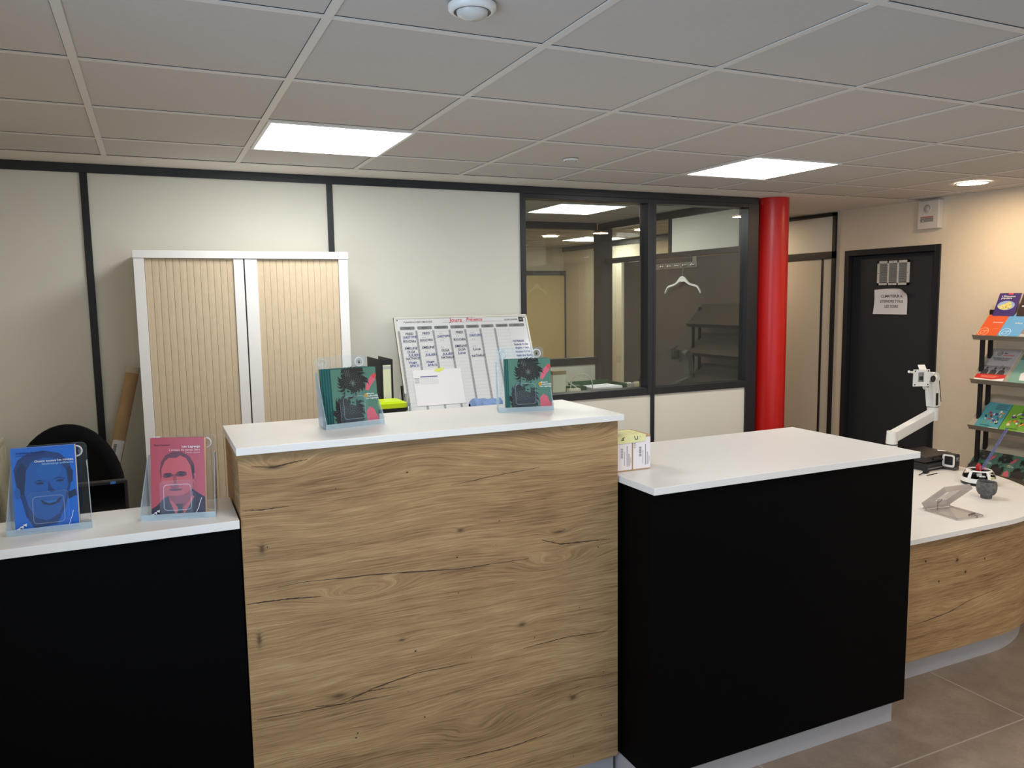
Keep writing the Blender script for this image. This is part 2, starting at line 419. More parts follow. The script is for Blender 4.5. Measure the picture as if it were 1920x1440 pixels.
    # hall behind: a second glazed screen and two cream doors
    for k, (x, y0) in enumerate(((4.35, 7.93), (5.35, 7.93))):
        b = MB(); b.box(x-.06, x, y0, 8., 0, 2.1, ANTH); b.box(x+.84, x+.9, y0, 8., 0, 2.1, ANTH); b.box(x, x+.84, y0, 8., 2.04, 2.1, ANTH)
        b.box(x, x+.84, y0+.03, 8., 0, 2.04, mat('hall_door_wood', (214, 190, 140), .5))
        d = struct(b.build('door_%d' % (4+k), bevel=.002))
        h = MB(); h.tube([(x+.08, y0+.03, 1.02), (x+.08, y0-.03, 1.02), (x+.2, y0-.03, 1.02)], .009, STEEL); h.build('handle', d)
    b = MB(); b.box(XR-.02, XR, 4.1, 4.16, 0, H, ANTH); b.box(XR-.02, XR, 5.3, 5.36, 0, H, ANTH); b.box(XR-.02, XR, 4.1, 8., 2.37, H, ANTH)
    b.box(XR-.02, XR, 4.16, 5.3, 2.05, 2.1, ANTH); struct(b.build('trim_%d' % n)); n += 1
    # cream door with transom in black frame, on the right wall
    b = MB(); X = XR-.02; fr = BLKP
    b.box(X, XR+.001, 3.034, 3.070, 0, H-.005, fr); b.box(X, XR+.001, 3.9, 3.936, 0, H-.005, fr)
    b.box(X, XR+.001, 3.034, 3.936, 2.395, H-.005, fr); b.box(X, XR+.001, 3.034, 3.936, 2.030, 2.092, fr)
    b.box(X+.012, XR+.001, 3.07, 3.9, 2.092, 2.395, WALL); b.box(X+.012, XR+.001, 3.07, 3.9, 0, 2.030, mat('door_cream', (214, 206, 190), .4))
    d2 = struct(b.build('door_2', bevel=.0015))
    e = MB(); e.box(X+.008, X+.0125, 3.168, 3.190, 0, 2.030, fr); e.build('leaf_edge', d2)
    # black door with grille
    b = MB(); X = XR-.012
    b.box(X, XR+.10, 2.037, 2.080, 0, 2.088, ANTH); b.box(X, XR+.10, 2.890, 2.935, 0, 2.088, ANTH); b.box(X, XR+.10, 2.080, 2.890, 2.040, 2.088, ANTH)
    b.box(XR+.10, XR+.12, 2.0, 2.97, 0, 2.12, BLKM)  # added backing behind the leaf, blocks light leaking round the door
    d1 = struct(b.build('door_1', bevel=.002))
    l = MB(); l.box(XR+.035, XR+.075, 2.084, 2.886, .005, 2.036, DOORB); leaf = l.build('door_leaf', d1, bevel=.002)
    g = MB(); xs = XR+.035
    y0, y1, z0, z1 = 2.330, 2.628, 1.789, 1.984
    gm = mat('grille_white', (214, 214, 210), .45); gl = mat('grille_louvre', (206, 206, 200), .5)
    g.box(xs-.002, xs, y0+.01, y1-.01, z0+.01, z1-.01, BLKP)
    for a, c in ((y0, y0+.018), (y1-.018, y1), (y0+.097, y0+.109), (y0+.189, y0+.201)): g.box(xs-.010, xs, a, c, z0, z1, gm)
    g.box(xs-.010, xs, y0, y1, z0, z0+.018, gm); g.box(xs-.010, xs, y0, y1, z1-.018, z1, gm)
    for i in range(18):
        z = z0+.023+i*.0086; g.add([(xs-.008, y0+.01, z+.0045), (xs-.008, y1-.01, z+.0045), (xs-.001, y1-.01, z), (xs-.001, y0+.01, z)], [(0, 1, 2, 3)], gl)
        g.add([(xs-.0084, y0+.01, z+.0045), (xs-.0084, y1-.01, z+.0045), (xs-.008, y1-.01, z+.0062), (xs-.008, y0+.01, z+.0062)], [(0, 1, 2, 3)], gl)
    for a, c in ((y0+.009, z0+.009), (y1-.009, z0+.009), (y0+.009, z1-.009), (y1-.009, z1-.009), (y0+.149, z1-.009), (y0+.149, z0+.009), (y0+.009, (z0+z1)/2), (y1-.009, (z0+z1)/2)):
        g.box(xs-.0115, xs-.010, a-.003, a+.003, c-.003, c+.003, INKB)
    g.build('ventilation_grille', leaf, label='white grille of three louvred fields')
walls()
def skirting():
    b = MB(); b.box(XR-.012, XR, YF, 2.03, 0, .08, GREY); struct(b.build('baseboard_right'))
skirting()

# ------------------------------------------------------------------ lights of the room
LEDM = mat('led_panel_diffuser', (255, 255, 255), .5, emit=(1, .985, .95), es=LED)
def led_panel(x, y, label, m=LEDM, grp=None):
    t = thing('ceiling_light', label, 'ceiling light', (x, y, H), group=grp)
    b = MB(); a = .2985; c = .285
    b.box(-a, a, -a, -c, -.004, .002, WHTP); b.box(-a, a, c, a, -.004, .002, WHTP); b.box(-a, -c, -c, c, -.004, .002, WHTP); b.box(c, a, -c, c, -.004, .002, WHTP)
    b.build('frame', t, True)
    d = MB(); d.add([(-c, -c, -.002), (-c, c, -.002), (c, c, -.002), (c, -c, -.002)], [(0, 1, 2, 3)], m); d.build('diffuser', t, True)
    return t
led_panel(1.515, 1.510, 'square LED panel lit white in the ceiling nearer the tambour cabinet')
led_panel(3.910, 1.465, 'square LED panel lit white in the ceiling nearer the red column')
led_panel(3.90, 3.54, 'square LED panel lit in the ceiling behind the office glass')
led_panel(5.75, 6.40, 'far lit LED panel seen through two layers of office glass')
led_panel(1.515, -.905, 'square LED panel lit in the ceiling above the waiting side, left', LEDM)
led_panel(3.91, -.905, 'square LED panel lit in the ceiling above the waiting side, right', LEDM)
SPOT = mat('warm_spot_diffuser', (255, 240, 220), .5, emit=(1, .74, .48), es=95.)
def downlight(x, y, label, grp=None, r=.088, m=SPOT):
    t = thing('downlight', label, 'downlight', (x, y, H), group=grp)
    b = MB(); b.lathe([(r+.014, .001), (r+.013, -.004), (r, -.005), (r, .0)], WHTP, 32); b.build('rim', t, True)
    d = MB(); n = 32; d.add([(r*math.cos(-2*PI*i/n), r*math.sin(-2*PI*i/n), -.003) for i in range(n)], [tuple(range(n))], m); d.build('diffuser', t, True)
    return t
downlight(5.66, 1.435, 'round warm downlight glowing in the ceiling near the right wall')
for x, y, l in ((5.56, 5.05, 'round downlight in the hall ceiling, nearest the glazed office corner'), (5.66, 4.0, 'round downlight in the passage ceiling past the red column'),
                (5.0, 6.1, 'round downlight deep in the hall behind the office'), (5.35, -.5, 'round warm downlight over the waiting side by the right wall'),
                (3.6, -2.6, 'round warm downlight over the waiting side, middle'), (5.35, -2.6, 'round warm downlight over the waiting side, far right')):
    downlight(x, y, l)

# ------------------------------------------------------------------ red column, wall unit, notice, detectors
def column():
    b = MB(); b.lathe([(.113, 0), (.113, H-.001)], RED, 64, (4.975, 2.5, 0))
    tag(b.build('column', origin=(4.975, 2.5, 0)), 'round red painted column at the end of the glazed partition', 'column')
column()
def alarm():
    t = thing('alarm_unit', 'white wall box with round sounder and grey label above the black door', 'alarm', (XR, 2.123, 2.205))
    M = mat('alarm_plastic', (222, 216, 206), .4)
    b = MB(); b.box(-.055, 0, -.090, .086, 0, .212, M); b.build('housing', t, True, bevel=.006)
    b = MB(Matrix.Translation((-.055, .005, .150)) @ Matrix.Rotation(-PI/2, 4, 'Y'))
    b.lathe([(.033, 0), (.033, .003), (.026, .004), (.024, .001)], M, 28); b.lathe([(.024, .0015), (.022, .008), (.0, .010)], mat('sounder_grey', (196, 192, 186), .5), 28)
    b.lathe([(.026, .0045), (.0235, .0045)], INKB, 28, a0=-1.9, a1=.9); b.build('sounder', t, True)
    b = MB(); A = Art(b, (-.0552, .074, 0), (0, -1, 0), (0, 0, 1)); A.rect(.012, .052, .122, .084, mat('label_grey', (150, 146, 142), .6)); A.rect(.012, .086, .122, .092, mat('stripe_red', (190, 36, 44), .5))
    A.ell(.036, .062, .006, .004, INKW); A.rect(.128, .1, .133, .104, INKB)
    b.build('label', t, True)
alarm()
def notice():
    b = MB(); x = XR+.033
    y0, y1, z0, z1 = 2.338, 2.645, 1.552, 1.752
    def q(s, t):
        # seen from the room: s left(0) -> right(1)
        y = y1+(y0-y1)*s; z = z0+(z1-z0)*t
        lift = .022*max(0, (t-.55)/.45)**2*max(0, (s-.5)/.5)**2*1.6+.010*(1-s)**4*(1-t)+.012*(1-s)**5
        y += -.008*math.sin(t*PI)*(1-s)*1.; z -= .028*max(0, (s-.75)/.25)**2*max(0, (t-.75)/.25)**2
        return (x-.001-lift, y, z+.008*t*(math.sin(s*PI)))
    b.sheet(q, 20, 14, PAPER)
    A = Art(b, (x-.0016, y1, z0), (0, -1, 0), (0, 0, 1))
    for t, v, wd in (('CLIMATISEUR A', .132, .205), ('ETEINDRE TOUS', .092, .215), ('LES SOIRS', .052, .130)):
        vs, fs, w = text_mesh(t)
        b.add([tuple(Vector(q((.158+(px/w-.5)*wd)/(y1-y0), (v+py*.030)/(z1-z0)))-Vector((.0009, 0, 0))) for px, py in vs], fs, INKB)
    tag(b.build('paper_notice', origin=(x, (y0+y1)/2, z0)), 'curling white paper notice taped on the black door under the grille', 'notice')
notice()
def detectors():
    t = thing('motion_sensor', 'white round ceiling sensor with a dark ring at the top edge', 'sensor', (1.50, -.21, H))
    b = MB(); b.lathe([(.058, 0), (.058, -.010), (.050, -.016), (.045, -.016)], WHTP, 36); b.build('base', t, True)
    b = MB(); b.lathe([(.046, -.014), (.044, -.016)], mat('sensor_ring', (110, 108, 104), .5), 36)
    b.lathe([(.046, -.015), (.041, -.016), (.038, -.012)], mat('sensor_ring', (110, 108, 104), .5), 36); b.build('ring', t, True)
    b = MB(); b.lathe([(.039, -.012), (.036, -.022), (.022, -.030), (0, -.033)], mat('sensor_lens', (206, 206, 202), .25), 36); b.build('lens', t, True)
    t = thing('smoke_detector', 'small white detector on a ceiling tile between the two LED panels', 'detector', (2.75, 1.56, H))
    b = MB(); b.lathe([(.040, 0), (.038, -.006), (.030, -.008)], WHTP, 28); b.build('base', t, True)
    b = MB(); b.lathe([(.026, -.007), (.024, -.018), (0, -.021)], mat('detector_grey', (188, 186, 178), .5), 28); b.build('sensor_head', t, True)
detectors()

# ------------------------------------------------------------------ reception counters
CRACK = mat('wood_crack', (66, 48, 34), .8)
def crack(A, pts, w=.0035):
    # tapered dark split in the veneer, slightly wavy
    n = 26; P = []
    L = [0]
    for a, c in zip(pts[:-1], pts[1:]): L.append(L[-1]+math.hypot(c[0]-a[0], c[1]-a[1]))
    for i in range(n+1):
        d = L[-1]*i/n; k = max(j for j in range(len(L)) if L[j] <= d+1e-9); k = min(k, len(pts)-2)
        f = (d-L[k])/(L[k+1]-L[k]); P.append((pts[k][0]+(pts[k+1][0]-pts[k][0])*f, pts[k][1]+(pts[k+1][1]-pts[k][1])*f+rnd.uniform(-.0007, .0007)))
    ws = [w*.8*(.25+.75*math.sin(PI*min(1, max(0, .06+i/n*.9))))*rnd.uniform(.5, 1.2) for i in range(n+1)]
    up = [(p[0], p[1]+x/2) for p, x in zip(P, ws)]; dn = [(p[0], p[1]-x/2) for p, x in zip(P, ws)]
    for i in range(n): A.poly([dn[i], dn[i+1], up[i+1], up[i]], CRACK, False)
    A.k += 1
def counter(name, label, x0, x1, yp, y0, y1, zp, zt, front, side, plx=(0, 0), side_m=None, ov=(0, 0), deco=None):
    """panel front at y=yp, slab y0..y1, plinth .1 high"""
    t = thing(name, label, 'counter', (x0, yp, 0))
    W = x1-x0; D = y1-yp
    b = MB(); b.box(-ov[0], W+ov[1], y0-yp, D, zp, zt, WHT); b.build('worktop', t, True, bevel=.0012)
    b = MB(); b.box(0, W, 0, .019, .1, zp, front)
    if deco: deco(b)
    b.build('front_panel', t, True)
    for k, xx in enumerate((0, W-.019)):
        b = MB(); b.box(xx, xx+.019, .0192, D-.02, .1, zp, side); b.build('side_panel', t, True)
    b = MB(); b.box(plx[0], W-plx[1], .03, .045, 0, .1, GREY); b.box(plx[0], plx[0]+.015, .045, D-.05, 0, .1, GREY); b.box(W-plx[1]-.015, W-plx[1], .045, D-.05, 0, .1, GREY)
    b.build('plinth', t, True)
    b = MB(); b.box(.0195, W-.0195, .02, D-.02, .72, .74, WHT); b.build('inner_shelf', t, True)
    return t
KN = [(.251, .556, .045, .014, .010, 3.), (.052, 1.039, .012, .022, .006, 2.), (.032, .776, .010, .03, .006, 2.), (.65, 1.009, .022, .012, .008, 4.),
      (.105, 1.274, .10, .030, .045, 0), (.095, 1.270, .028, .007, .004, 1.2), (.335, .861, .16, .030, .055, 0), (.985, .850, .15, .036, .05, 0),
      (.70, .33, .14, .05, .05, 0), (1.06, 1.275, .2, .05, .05, 0), (1.13, .56, .09, .03, .03, 0), (.55, 1.25, .22, .05, -.03, 0), (1.0, .955, .05, .012, .02, 4.), (1.05, .36, .03, .02, .01, 5.), (.86, .66, .04, .02, .01, 6.), (.45, .69, .03, .012, .008, 8.)]
OAK1 = oak('oak_front', KN, 1.0, 0.)
OAKS = oak('oak_side', [(.2, 1.0, .05, .05, .03, 0)], 1.0, 4.)
def oak_cracks(b):
    A = Art(b, (0, -.0001, 0), (1, 0, 0), (0, 0, 1))
    for c, w_ in (([(.035, 1.278), (.095, 1.271), (.144, 1.278), (.188, 1.284)], .005), ([(.004, 1.157), (.058, 1.152), (.131, 1.154)], .004), ([(.623, 1.157), (.777, 1.172), (.93, 1.182)], .003),
              ([(.091, .921), (.15, .925), (.37, .912), (.643, .886), (.887, .880)], .004), ([(.004, .886), (.104, .883), (.209, .873)], .006), ([(.937, .936), (1.006, .912), (1.20, .902)], .005),
              ([(.863, .577), (1.024, .583), (1.21, .571)], .004), ([(.18, .539), (.258, .529), (.357, .556), (.494, .574), (.691, .569)], .004), ([(.013, .54), (.133, .534), (.44, .52)], .003), ([(.61, .253), (.799, .244), (.959, .254)], .004), ([(.25, .54), (.34, .55), (.44, .545)], .003)):
        crack(A, c, w_)
    for k in range(26):
        u, v = rnd.uniform(.02, 1.2), rnd.uniform(.12, 1.3); A.ell(u, v, rnd.uniform(.0012, .0035), rnd.uniform(.001, .0028), CRACK, n=8, up=False)
counter('reception_counter', 'tall wood-fronted counter with a white top, between the two black ones', .952, 2.183, .222, .197, .640, 1.316, 1.337, OAK1, OAKS, ov=(.005, .010), deco=oak_cracks)
counter('reception_counter', 'black box-shaped counter with a wide white top standing right of the wooden one', 2.198, 3.427, .045, .022, .690, 1.094, 1.118, BLK, BLK, plx=(0, .03), ov=(.004, .006))
counter('reception_counter', 'lower black counter at the left holding two portrait books', -.045, .947, .228, .208, .495, 1.110, 1.134, BLK, BLK, ov=(0, 0))
# desk with rounded right end
def desk():
    t = thing('reception_desk', 'low desk with a white rounded top and wood front at the right', 'desk', (3.70, .255, 0))
    y0, y1, x0 = .235, 1.42, 3.437
    def outline(e):
        p = [(x0, y0+e)]; cx, cy, a, c = 4.32, 1.1, .87-e, 1.1-y0-e
        p += [(cx+a*math.sin(PI/2*i/18), cy-c*math.cos(PI/2*i/18)) for i in range(19)]
        return p
    b = MB(); b.prism(outline(0)[0:1]+outline(0)[1:]+[(5.19, y1), (x0, y1)], .646, .668, WHT); b.build('worktop', t, bevel=.0012)
    o = outline(.02)[1:]; i = outline(.039)[1:]
    pts = [(3.45, o[0][1])]+o+list(reversed(i))+[(3.45, i[0][1])]
    b = MB(); b.prism(pts, .1, .646, OAK2)
    A = Art(b, (3.70, .2548, 0), (1, 0, 0), (0, 0, 1))
    crack(A, [(.01, .268), (.12, .272), (.274, .285), (.42, .318), (.60, .335)], .005)
    for u, v in ((.31, .523), (.37, .458), (.192, .443), (.1, .55), (.5, .5)): A.ell(u, v, .004, .006, CRACK, n=10)
    b.build('front_panel', t)
    o = outline(.055)[1:]; i = outline(.07)[1:]
    b = MB(); b.prism([(3.45, o[0][1])]+o+list(reversed(i))+[(3.45, i[0][1])], 0, .1, GREY); b.build('plinth', t)
    b = MB(); b.box(5.13, 5.15, 1.12, 1.38, 0, .646, WHT); b.build('end_panel', t)
OAK2 = oak('oak_desk', [(.31, .523, .02, .02, .01, 3.), (.37, .458, .015, .012, .01, 3.), (.3, .28, .25, .04, .03, 0)], 1.04, 21.)
desk()
# ------------------------------------------------------------------ tambour cabinet
def cabinet():
    t = thing('tambour_cabinet', 'tall white cabinet with two pale wood-slat sliding shutters against the back wall', 'cabinet', (.697, 2.055, 0))
    W, D, Z = 1.003, .425, 1.98
    Wc = mat('cabinet_white', (234, 233, 231), .4)
    b = MB(); b.box(0, .046, 0, D, .05, Z-.036, Wc); b.box(W-.046, W, 0, D, .05, Z-.036, Wc); b.box(.046, W-.046, .03, D, .05, .09, Wc); b.box(.02, W-.02, .03, D-.02, 0, .05, GREY)
    b.box(.046, W-.046, D-.02, D, .09, Z-.036, Wc); b.build('body', t, True, bevel=.001)
    b = MB(); b.box(-.003, W+.003, -.004, D, Z-.036, Z, Wc); b.build('top_panel', t, True, bevel=.0015)
    sl = mat('shutter_beech', (202, 184, 156), .5, noise=.035, nscale=40)
    for x0, x1, e0, e1, nm in ((.047, .442, .442, .4885, 'a'), (.553, .956, .4945, .553, 'b')):
        n = 13; w = (x1-x0)/n; prof = []
        for i in range(n):
            for f, y in ((0, .0150), (.05, .0125), (.5, .0118), (.95, .0125), (1, .0150)): prof.append((x0+w*(i+f), y))
        vs = [(x, y, z) for z in (.09, Z-.037) for x, y in prof]; m = len(prof)
        b = MB(); b.add(vs, [(i, i+1, m+i+1, m+i) for i in range(m-1)], sl, False)
        s = b.build('shutter', t, True)
        b = MB(); b.box(e0, e1, .003, .022, .09, Z-.037, Wc); b.build('shutter_edge', t, True, bevel=.002)
    b = MB(); b.box(.4885, .4945, .012, .02, .09, Z-.037, BLKM); b.build('shutter_gap', t, True)
cabinet()

# ------------------------------------------------------------------ low cupboard behind the counters and what stands on it
def credenza():
    t = thing('low_cupboard', 'low white cupboard top half hidden behind the tall counter, under the planning board', 'cupboard', (1.74, 2.03, 0))
    b = MB(); b.box(0, 1.22, .02, .44, .05, 1.050, WHT); b.build('body', t, True)
    b = MB(); b.box(-.01, 1.23, 0, .45, 1.050, 1.070, WHT); b.build('cupboard_top', t, True)
    for k in range(2):
        b = MB(); b.box(.01+k*.61, .605+k*.61, 0.002, .02, .06, 1.045, WHT); d = b.build('door', t, True); h = MB(); h.box(.57 if k == 0 else .64, .58 if k == 0 else .65, -.02, .002, .5, .62, STEEL); h.build('handle', d, True)
    t = thing('work_desk', 'white staff desk hidden behind the tall and left counters', 'desk', (.0, .66, 0))
    b = MB(); b.box(.0, 2.1, .0, .62, .70, .725, WHT); b.build('desktop', t, True)
    for x in (.05, 2.05):
        for y in (.05, .57): b = MB(); b.box(x-.02, x+.02, y-.02, y+.02, 0, .70, ANTH); b.build('leg', t, True)
credenza()

def whiteboard():
    t = thing('planning_board', 'white weekly planning board with handwritten names leaning on the back wall', 'whiteboard', (2.05, 2.22, 1.072))
    P0 = Vector((2.05, 2.450, 1.628)); DN = Vector((0, 2.225-2.450, 1.075-1.628)); L = DN.length; DN.normalize()
    U = Vector((1, 0, 0)); W = .866; Nn = U.cross(-DN)     # towards the room
    M = Matrix((U, -DN, Nn)).transposed().to_4x4(); M.translation = P0
    b = MB(M); fr = mat('board_frame', (226, 226, 214), .35); bd = mat('board_white', (228, 231, 232), .12, noise=.01)
    b.box(0, W, -L, 0, -.012, -.002, bd); b.build('board', t)
    b = MB(M)
    for q in ((0, W, -.012, 0), (0, W, -L, -L+.012), (0, .012, -L, 0), (W-.012, W, -L, 0)): b.box(q[0], q[1], q[2], q[3], -.014, .003, fr)
    b.build('frame', t, bevel=.002)
    b = MB(); A = Art(b, P0+Nn*(-.0019), U, -DN)
    for z in ((.020, -.020), (W-.020, -.020)): A.ell(z[0], z[1], .004, .004, INKB, n=10, up=False)
    A.text('PLANNING HEBDOMADAIRE', .058, -.038, .016, INKB, width=.176)
    A.text('EXAPLANNER', W-.158, -.038, .016, INKB, width=.092); A.rect(W-.060, -.048, W-.028, -.016, INKB)
    A.text('EX', W-.052, -.036, .014, INKL)
    A.line([(.30, -.040), (.69, -.040)], .0012, INKG)
    A.text('Jours', .345, -.036, .034, INKR, shear=.1, width=.080, rot=-.03); A.text('Pr\u00e9sence', .452, -.036, .034, INKR, shear=.3, width=.108)
    cols = [(.030, .120), (.136, .227), (.242, .330), (.345, .433), (.446, .530), (.546, .628), (.643, .725), (.732, .838)]
    names = ['LUNDI', 'MARDI', 'MERCREDI', 'JEUDI', 'VENDREDI', 'SAMEDI', 'DIMANCHE', 'NOTES']
    for (a, c), nm in zip(cols, names):
        A.rrect(a, -.080, c, -.060, .006, INKG, up=False)
    A.k += 1
    for (a, c), nm in zip(cols, names): A.text(nm, (a+c)/2, -.0745, .012, INKB, 'C', up=False)
    A.k += 1
    for i, (a, c) in enumerate(cols[:7]):
        for r in range(22):
            v = -.096-r*.0216; A.line([(a, v), (c+.008, v)], .0007, INKL, up=False)
    A.k += 1
    for i, (a, c) in enumerate(cols[:7]): A.rrect(a-.016, -.572, a-.003, -.086, .005, mat('bar_grey', (160, 163, 166), .6), up=False)
    A.k += 1
    for i, (a, c) in enumerate(cols[:7]):
        for r in range(22): v = -.100-r*.0216; A.rect(a-.013, v-.003, a-.006, v, INKG, up=False)
    A.line([(.728, -.085), (.728, -.575)], .0008, INKL)
    hw = {0: ['FRED', 'CHRISTOPHE', 'BOUCHRA', None, 'EMELINE', 'OLGA', 'JULIEN', 'NATHALIE', 'Hugo', 'SPATI'], 1: ['FRED', '- -', 'BOUCHRA', None, 'EMELINE', '- -', 'JULIEN', None, 'Hugo', 'SPATI'],
          2: ['- -', 'CHRISTOPHE', '- -', None, '- -', 'OLGA', 'JULIEN', 'NATHALIE'], 3: ['FRED', '- -', 'BOUCHRA', None, 'EMELINE', 'OLGA', 'Line'], 4: ['- -', 'CHRISTOPHE', '- -', None, '- -', 'Line', None, 'NATHALIE']}
    dark = mat('marker_navy', (44, 44, 92), .5)
    for c, L_ in hw.items():
        a, d = cols[c]
        for r, s in enumerate(L_):
            if not s: continue
            v = -.113-r*.0220+rnd.uniform(-.001, .001); ln = len(s)
            w_ = min(.086, .0095*ln+.012) if s != '- -' else .02
            A.text(s, a+.008+rnd.uniform(0, .008)+(.012 if ln < 7 else -.004), v, .0205, INKU if r in (6, 8, 9) or s == 'CHRISTOPHE' else dark, shear=rnd.uniform(.05, .25), width=w_, rot=rnd.uniform(-.02, .05), up=False)
    A.k += 1
    for s, v, u in (('OUTRAGES', -.182, .737), ('Tarde de 9 \u00e0 16h', -.204, .741), ('Anglais + Ist\u00e9', -.226, .748), ('Horaires 9 \u00e0 11h\u00e9', -.252, .746), ('Anglais (Jean Rouan)', -.276, .748)):
        A.text(s, u, v, .019, INKU, shear=.15, width=.062+.0022*len(s), up=False)
    b.build('printed_grid', t)
    pp = mat('sheet_white', (240, 240, 242), .7)
    b = MB(); A = Art(b, P0+Nn*(.0004), U, -DN, step=.0002)
    A.rect(.066, -.548, .365, -.332, pp); A.rect(.108, -.376, .215, -.371, INKU)
    for k in range(6): A.line([(.075, -.384-k*.007), (.215, -.384-k*.007)], .0008, INKL, up=False)
    for k in range(10): A.line([(.112+k*.0114, -.376), (.112+k*.0114, -.42)], .0007, INKL, up=False)
    for k in range(5): A.line([(.070, -.381-k*.007), (.100, -.381-k*.007)], .0018, INKG, up=False)
    A.k += 1
    tag(b.build('paper_sheet', origin=tuple(P0)), 'white paper sheet with a small table taped on the planning board', 'paper')
    b = MB(); A = Art(b, P0+Nn*(.0016), U, -DN, step=.0002); A.poly([(.195, -.342), (.228, -.350), (.262, -.334), (.258, -.322), (.232, -.326), (.212, -.328)], mat('sticky_yellow', (226, 236, 110), .6))
    tag(b.build('sticky_note', origin=tuple(P0)), 'yellow sticky tab at the top of the sheet on the planning board', 'sticky note')
whiteboard()

def binder():
    t = thing('ring_binder', 'black lever binder with a white spine label left of the planning board', 'binder', (1.850, 2.03, 1.071))
    zt = .345
    b = MB(); b.box(0, .067, 0, .003, 0, zt, BLKP); b.box(0, .003, .003, .285, 0, zt, BLKP); b.box(.064, .067, .003, .285, 0, zt, BLKP); b.build('cover', t, True, bevel=.001)
    b = MB(); b.box(.006, .060, .03, .25, .01, zt-.04, PAPER); b.build('paper_block', t, True)
    b = MB(); b.box(.012, .055, -.001, 0, .03, zt-.03, mat('spine_label', (222, 224, 200), .7)); b.box(.012, .055, -.0014, -.001, zt-.052, zt-.036, INKL); b.build('spine_label', t, True)
binder()
def bin_():
    t = thing('small_bin', 'small black bin with a lime yellow lid rim in front of the binder', 'bin', (1.845, 1.985, 0), group=None)
    t.location = (1.850, 1.93, 0)
    lime = mat('lime_plastic', (206, 232, 20), .4)
    z0, z1 = .726, 1.21
    b = MB(); b.prism(rr(-.10, -.11, .075, .05, .02), z0-.7, z1-.035, BLKP, False)
    b = MB()
    lo = rr(-.085, -.10, .06, .04, .02); hi = rr(-.10, -.115, .075, .055, .02)
    n = len(lo); vs = [(x, y, 0) for x, y in lo]+[(x, y, z1-.03) for x, y in hi]
    b.add(vs, [(i, (i+1) % n, n+(i+1) % n, n+i) for i in range(n)]+[tuple(range(n-1, -1, -1))], BLKP)
    b.build('bin_body', t, True)
    b = MB(); b.prism(rr(-.108, -.122, .082, .062, .024), z1-.045, z1-.028, BLKP); b.build('bin_rim', t, True, bevel=.004)
    b = MB(); b.prism(rr(-.104, -.118, .078, .058, .022), z1-.028, z1-.004, lime); b.prism(rr(-.085, -.10, .062, .042, .02), z1-.004, z1+.003, lime); b.build('lid', t, True, bevel=.005)
bin_()
def pens():
    t = thing('pen_pot', 'clear pot of markers at the lower left corner of the planning board', 'pen pot', (1.985, 2.06, 1.071))
    b = MB(); b.lathe([(.0, .002), (.030, .002), (.034, .10), (.032, .10), (.028, .005)], ACR, 24); b.build('pot', t, True)
    for k, (dx, dy, h, m, cm) in enumerate(((-.010, 0, .195, mat('marker_green', (60, 84, 74), .5), BLKP), (.008, .008, .150, WHTP, mat('cap_silver', (176, 176, 170), .4)), (.016, -.006, .130, WHTP, mat('cap_silver', (176, 176, 170), .4)))):
        q = MB(); q.tube([(1.985+dx*.5, 2.06+dy*.5, 1.076), (1.985+dx, 2.06+dy, 1.071+h*.6)], .0055, m, 10); q.tube([(1.985+dx, 2.06+dy, 1.071+h*.6), (1.985+dx*1.4, 2.06+dy*1.3, 1.071+h)], .0062, cm, 10)
        tag(q.build('marker_pen', origin=(1.985+dx*.5, 2.06+dy*.5, 1.076)), ['dark green capped marker, tallest in the clear pot', 'white marker with silver cap in the clear pot', 'shortest white marker in the clear pot'][k], 'pen')
pens()
def cloth():
    b = MB(); m = mat('cloth_blue', (128, 156, 204), .85, noise=.12, nscale=30); vs = []; nu, nv = 44, 18
    def q(s, t):
        a = 2*PI*t; x = 2.385+.205*s; r = .040+.003*math.sin(s*11)+.002*math.sin(s*23+3*a)+.003*math.sin(a*3+s*9)
        taper = min(1, 6*s+.5, 6*(1-s)+.55); r *= taper
        return (x+.006*math.cos(a), 2.11+r*1.5*math.cos(a), 1.114+.003*math.sin(s*7)+max(-.040, r*math.sin(a)*1.05))
    b.sheet(q, nu, nv, m)
    b.tube([(2.395, 2.085, 1.085), (2.40, 2.09, 1.108), (2.43, 2.08, 1.118), (2.46, 2.082, 1.105)], [.006, .009, .009, .004], m, 8)
    tag(b.build('rolled_cloth', origin=(2.48, 2.11, 1.072)), 'crumpled light blue cloth lying at the foot of the planning board', 'cloth')
    t = thing('gift_bow', 'small pink and white bow peeking over the green brochures beside the binder', 'bow', (1.70, 1.86, .725))
    pk = mat('pink_ribbon', (214, 60, 110), .6)
    b = MB(); b.box(-.05, .03, -.03, .03, 0, .625, mat('gift_box', (190, 60, 90), .6)); b.build('box_body', t, True)
    b = MB()
    for k, a in enumerate((.3, 1.2, 2.0, 2.8)):
        b.tube([(0, 0, .630), (.025*math.cos(a), -.01, .655+.012*math.sin(a)), (.045*math.cos(a), .0, .650+.012*math.sin(a)), (.02*math.cos(a), .01, .635)], .006, pk if k % 2 else WHTP, 8)
    b.build('bow', t, True)
cloth()

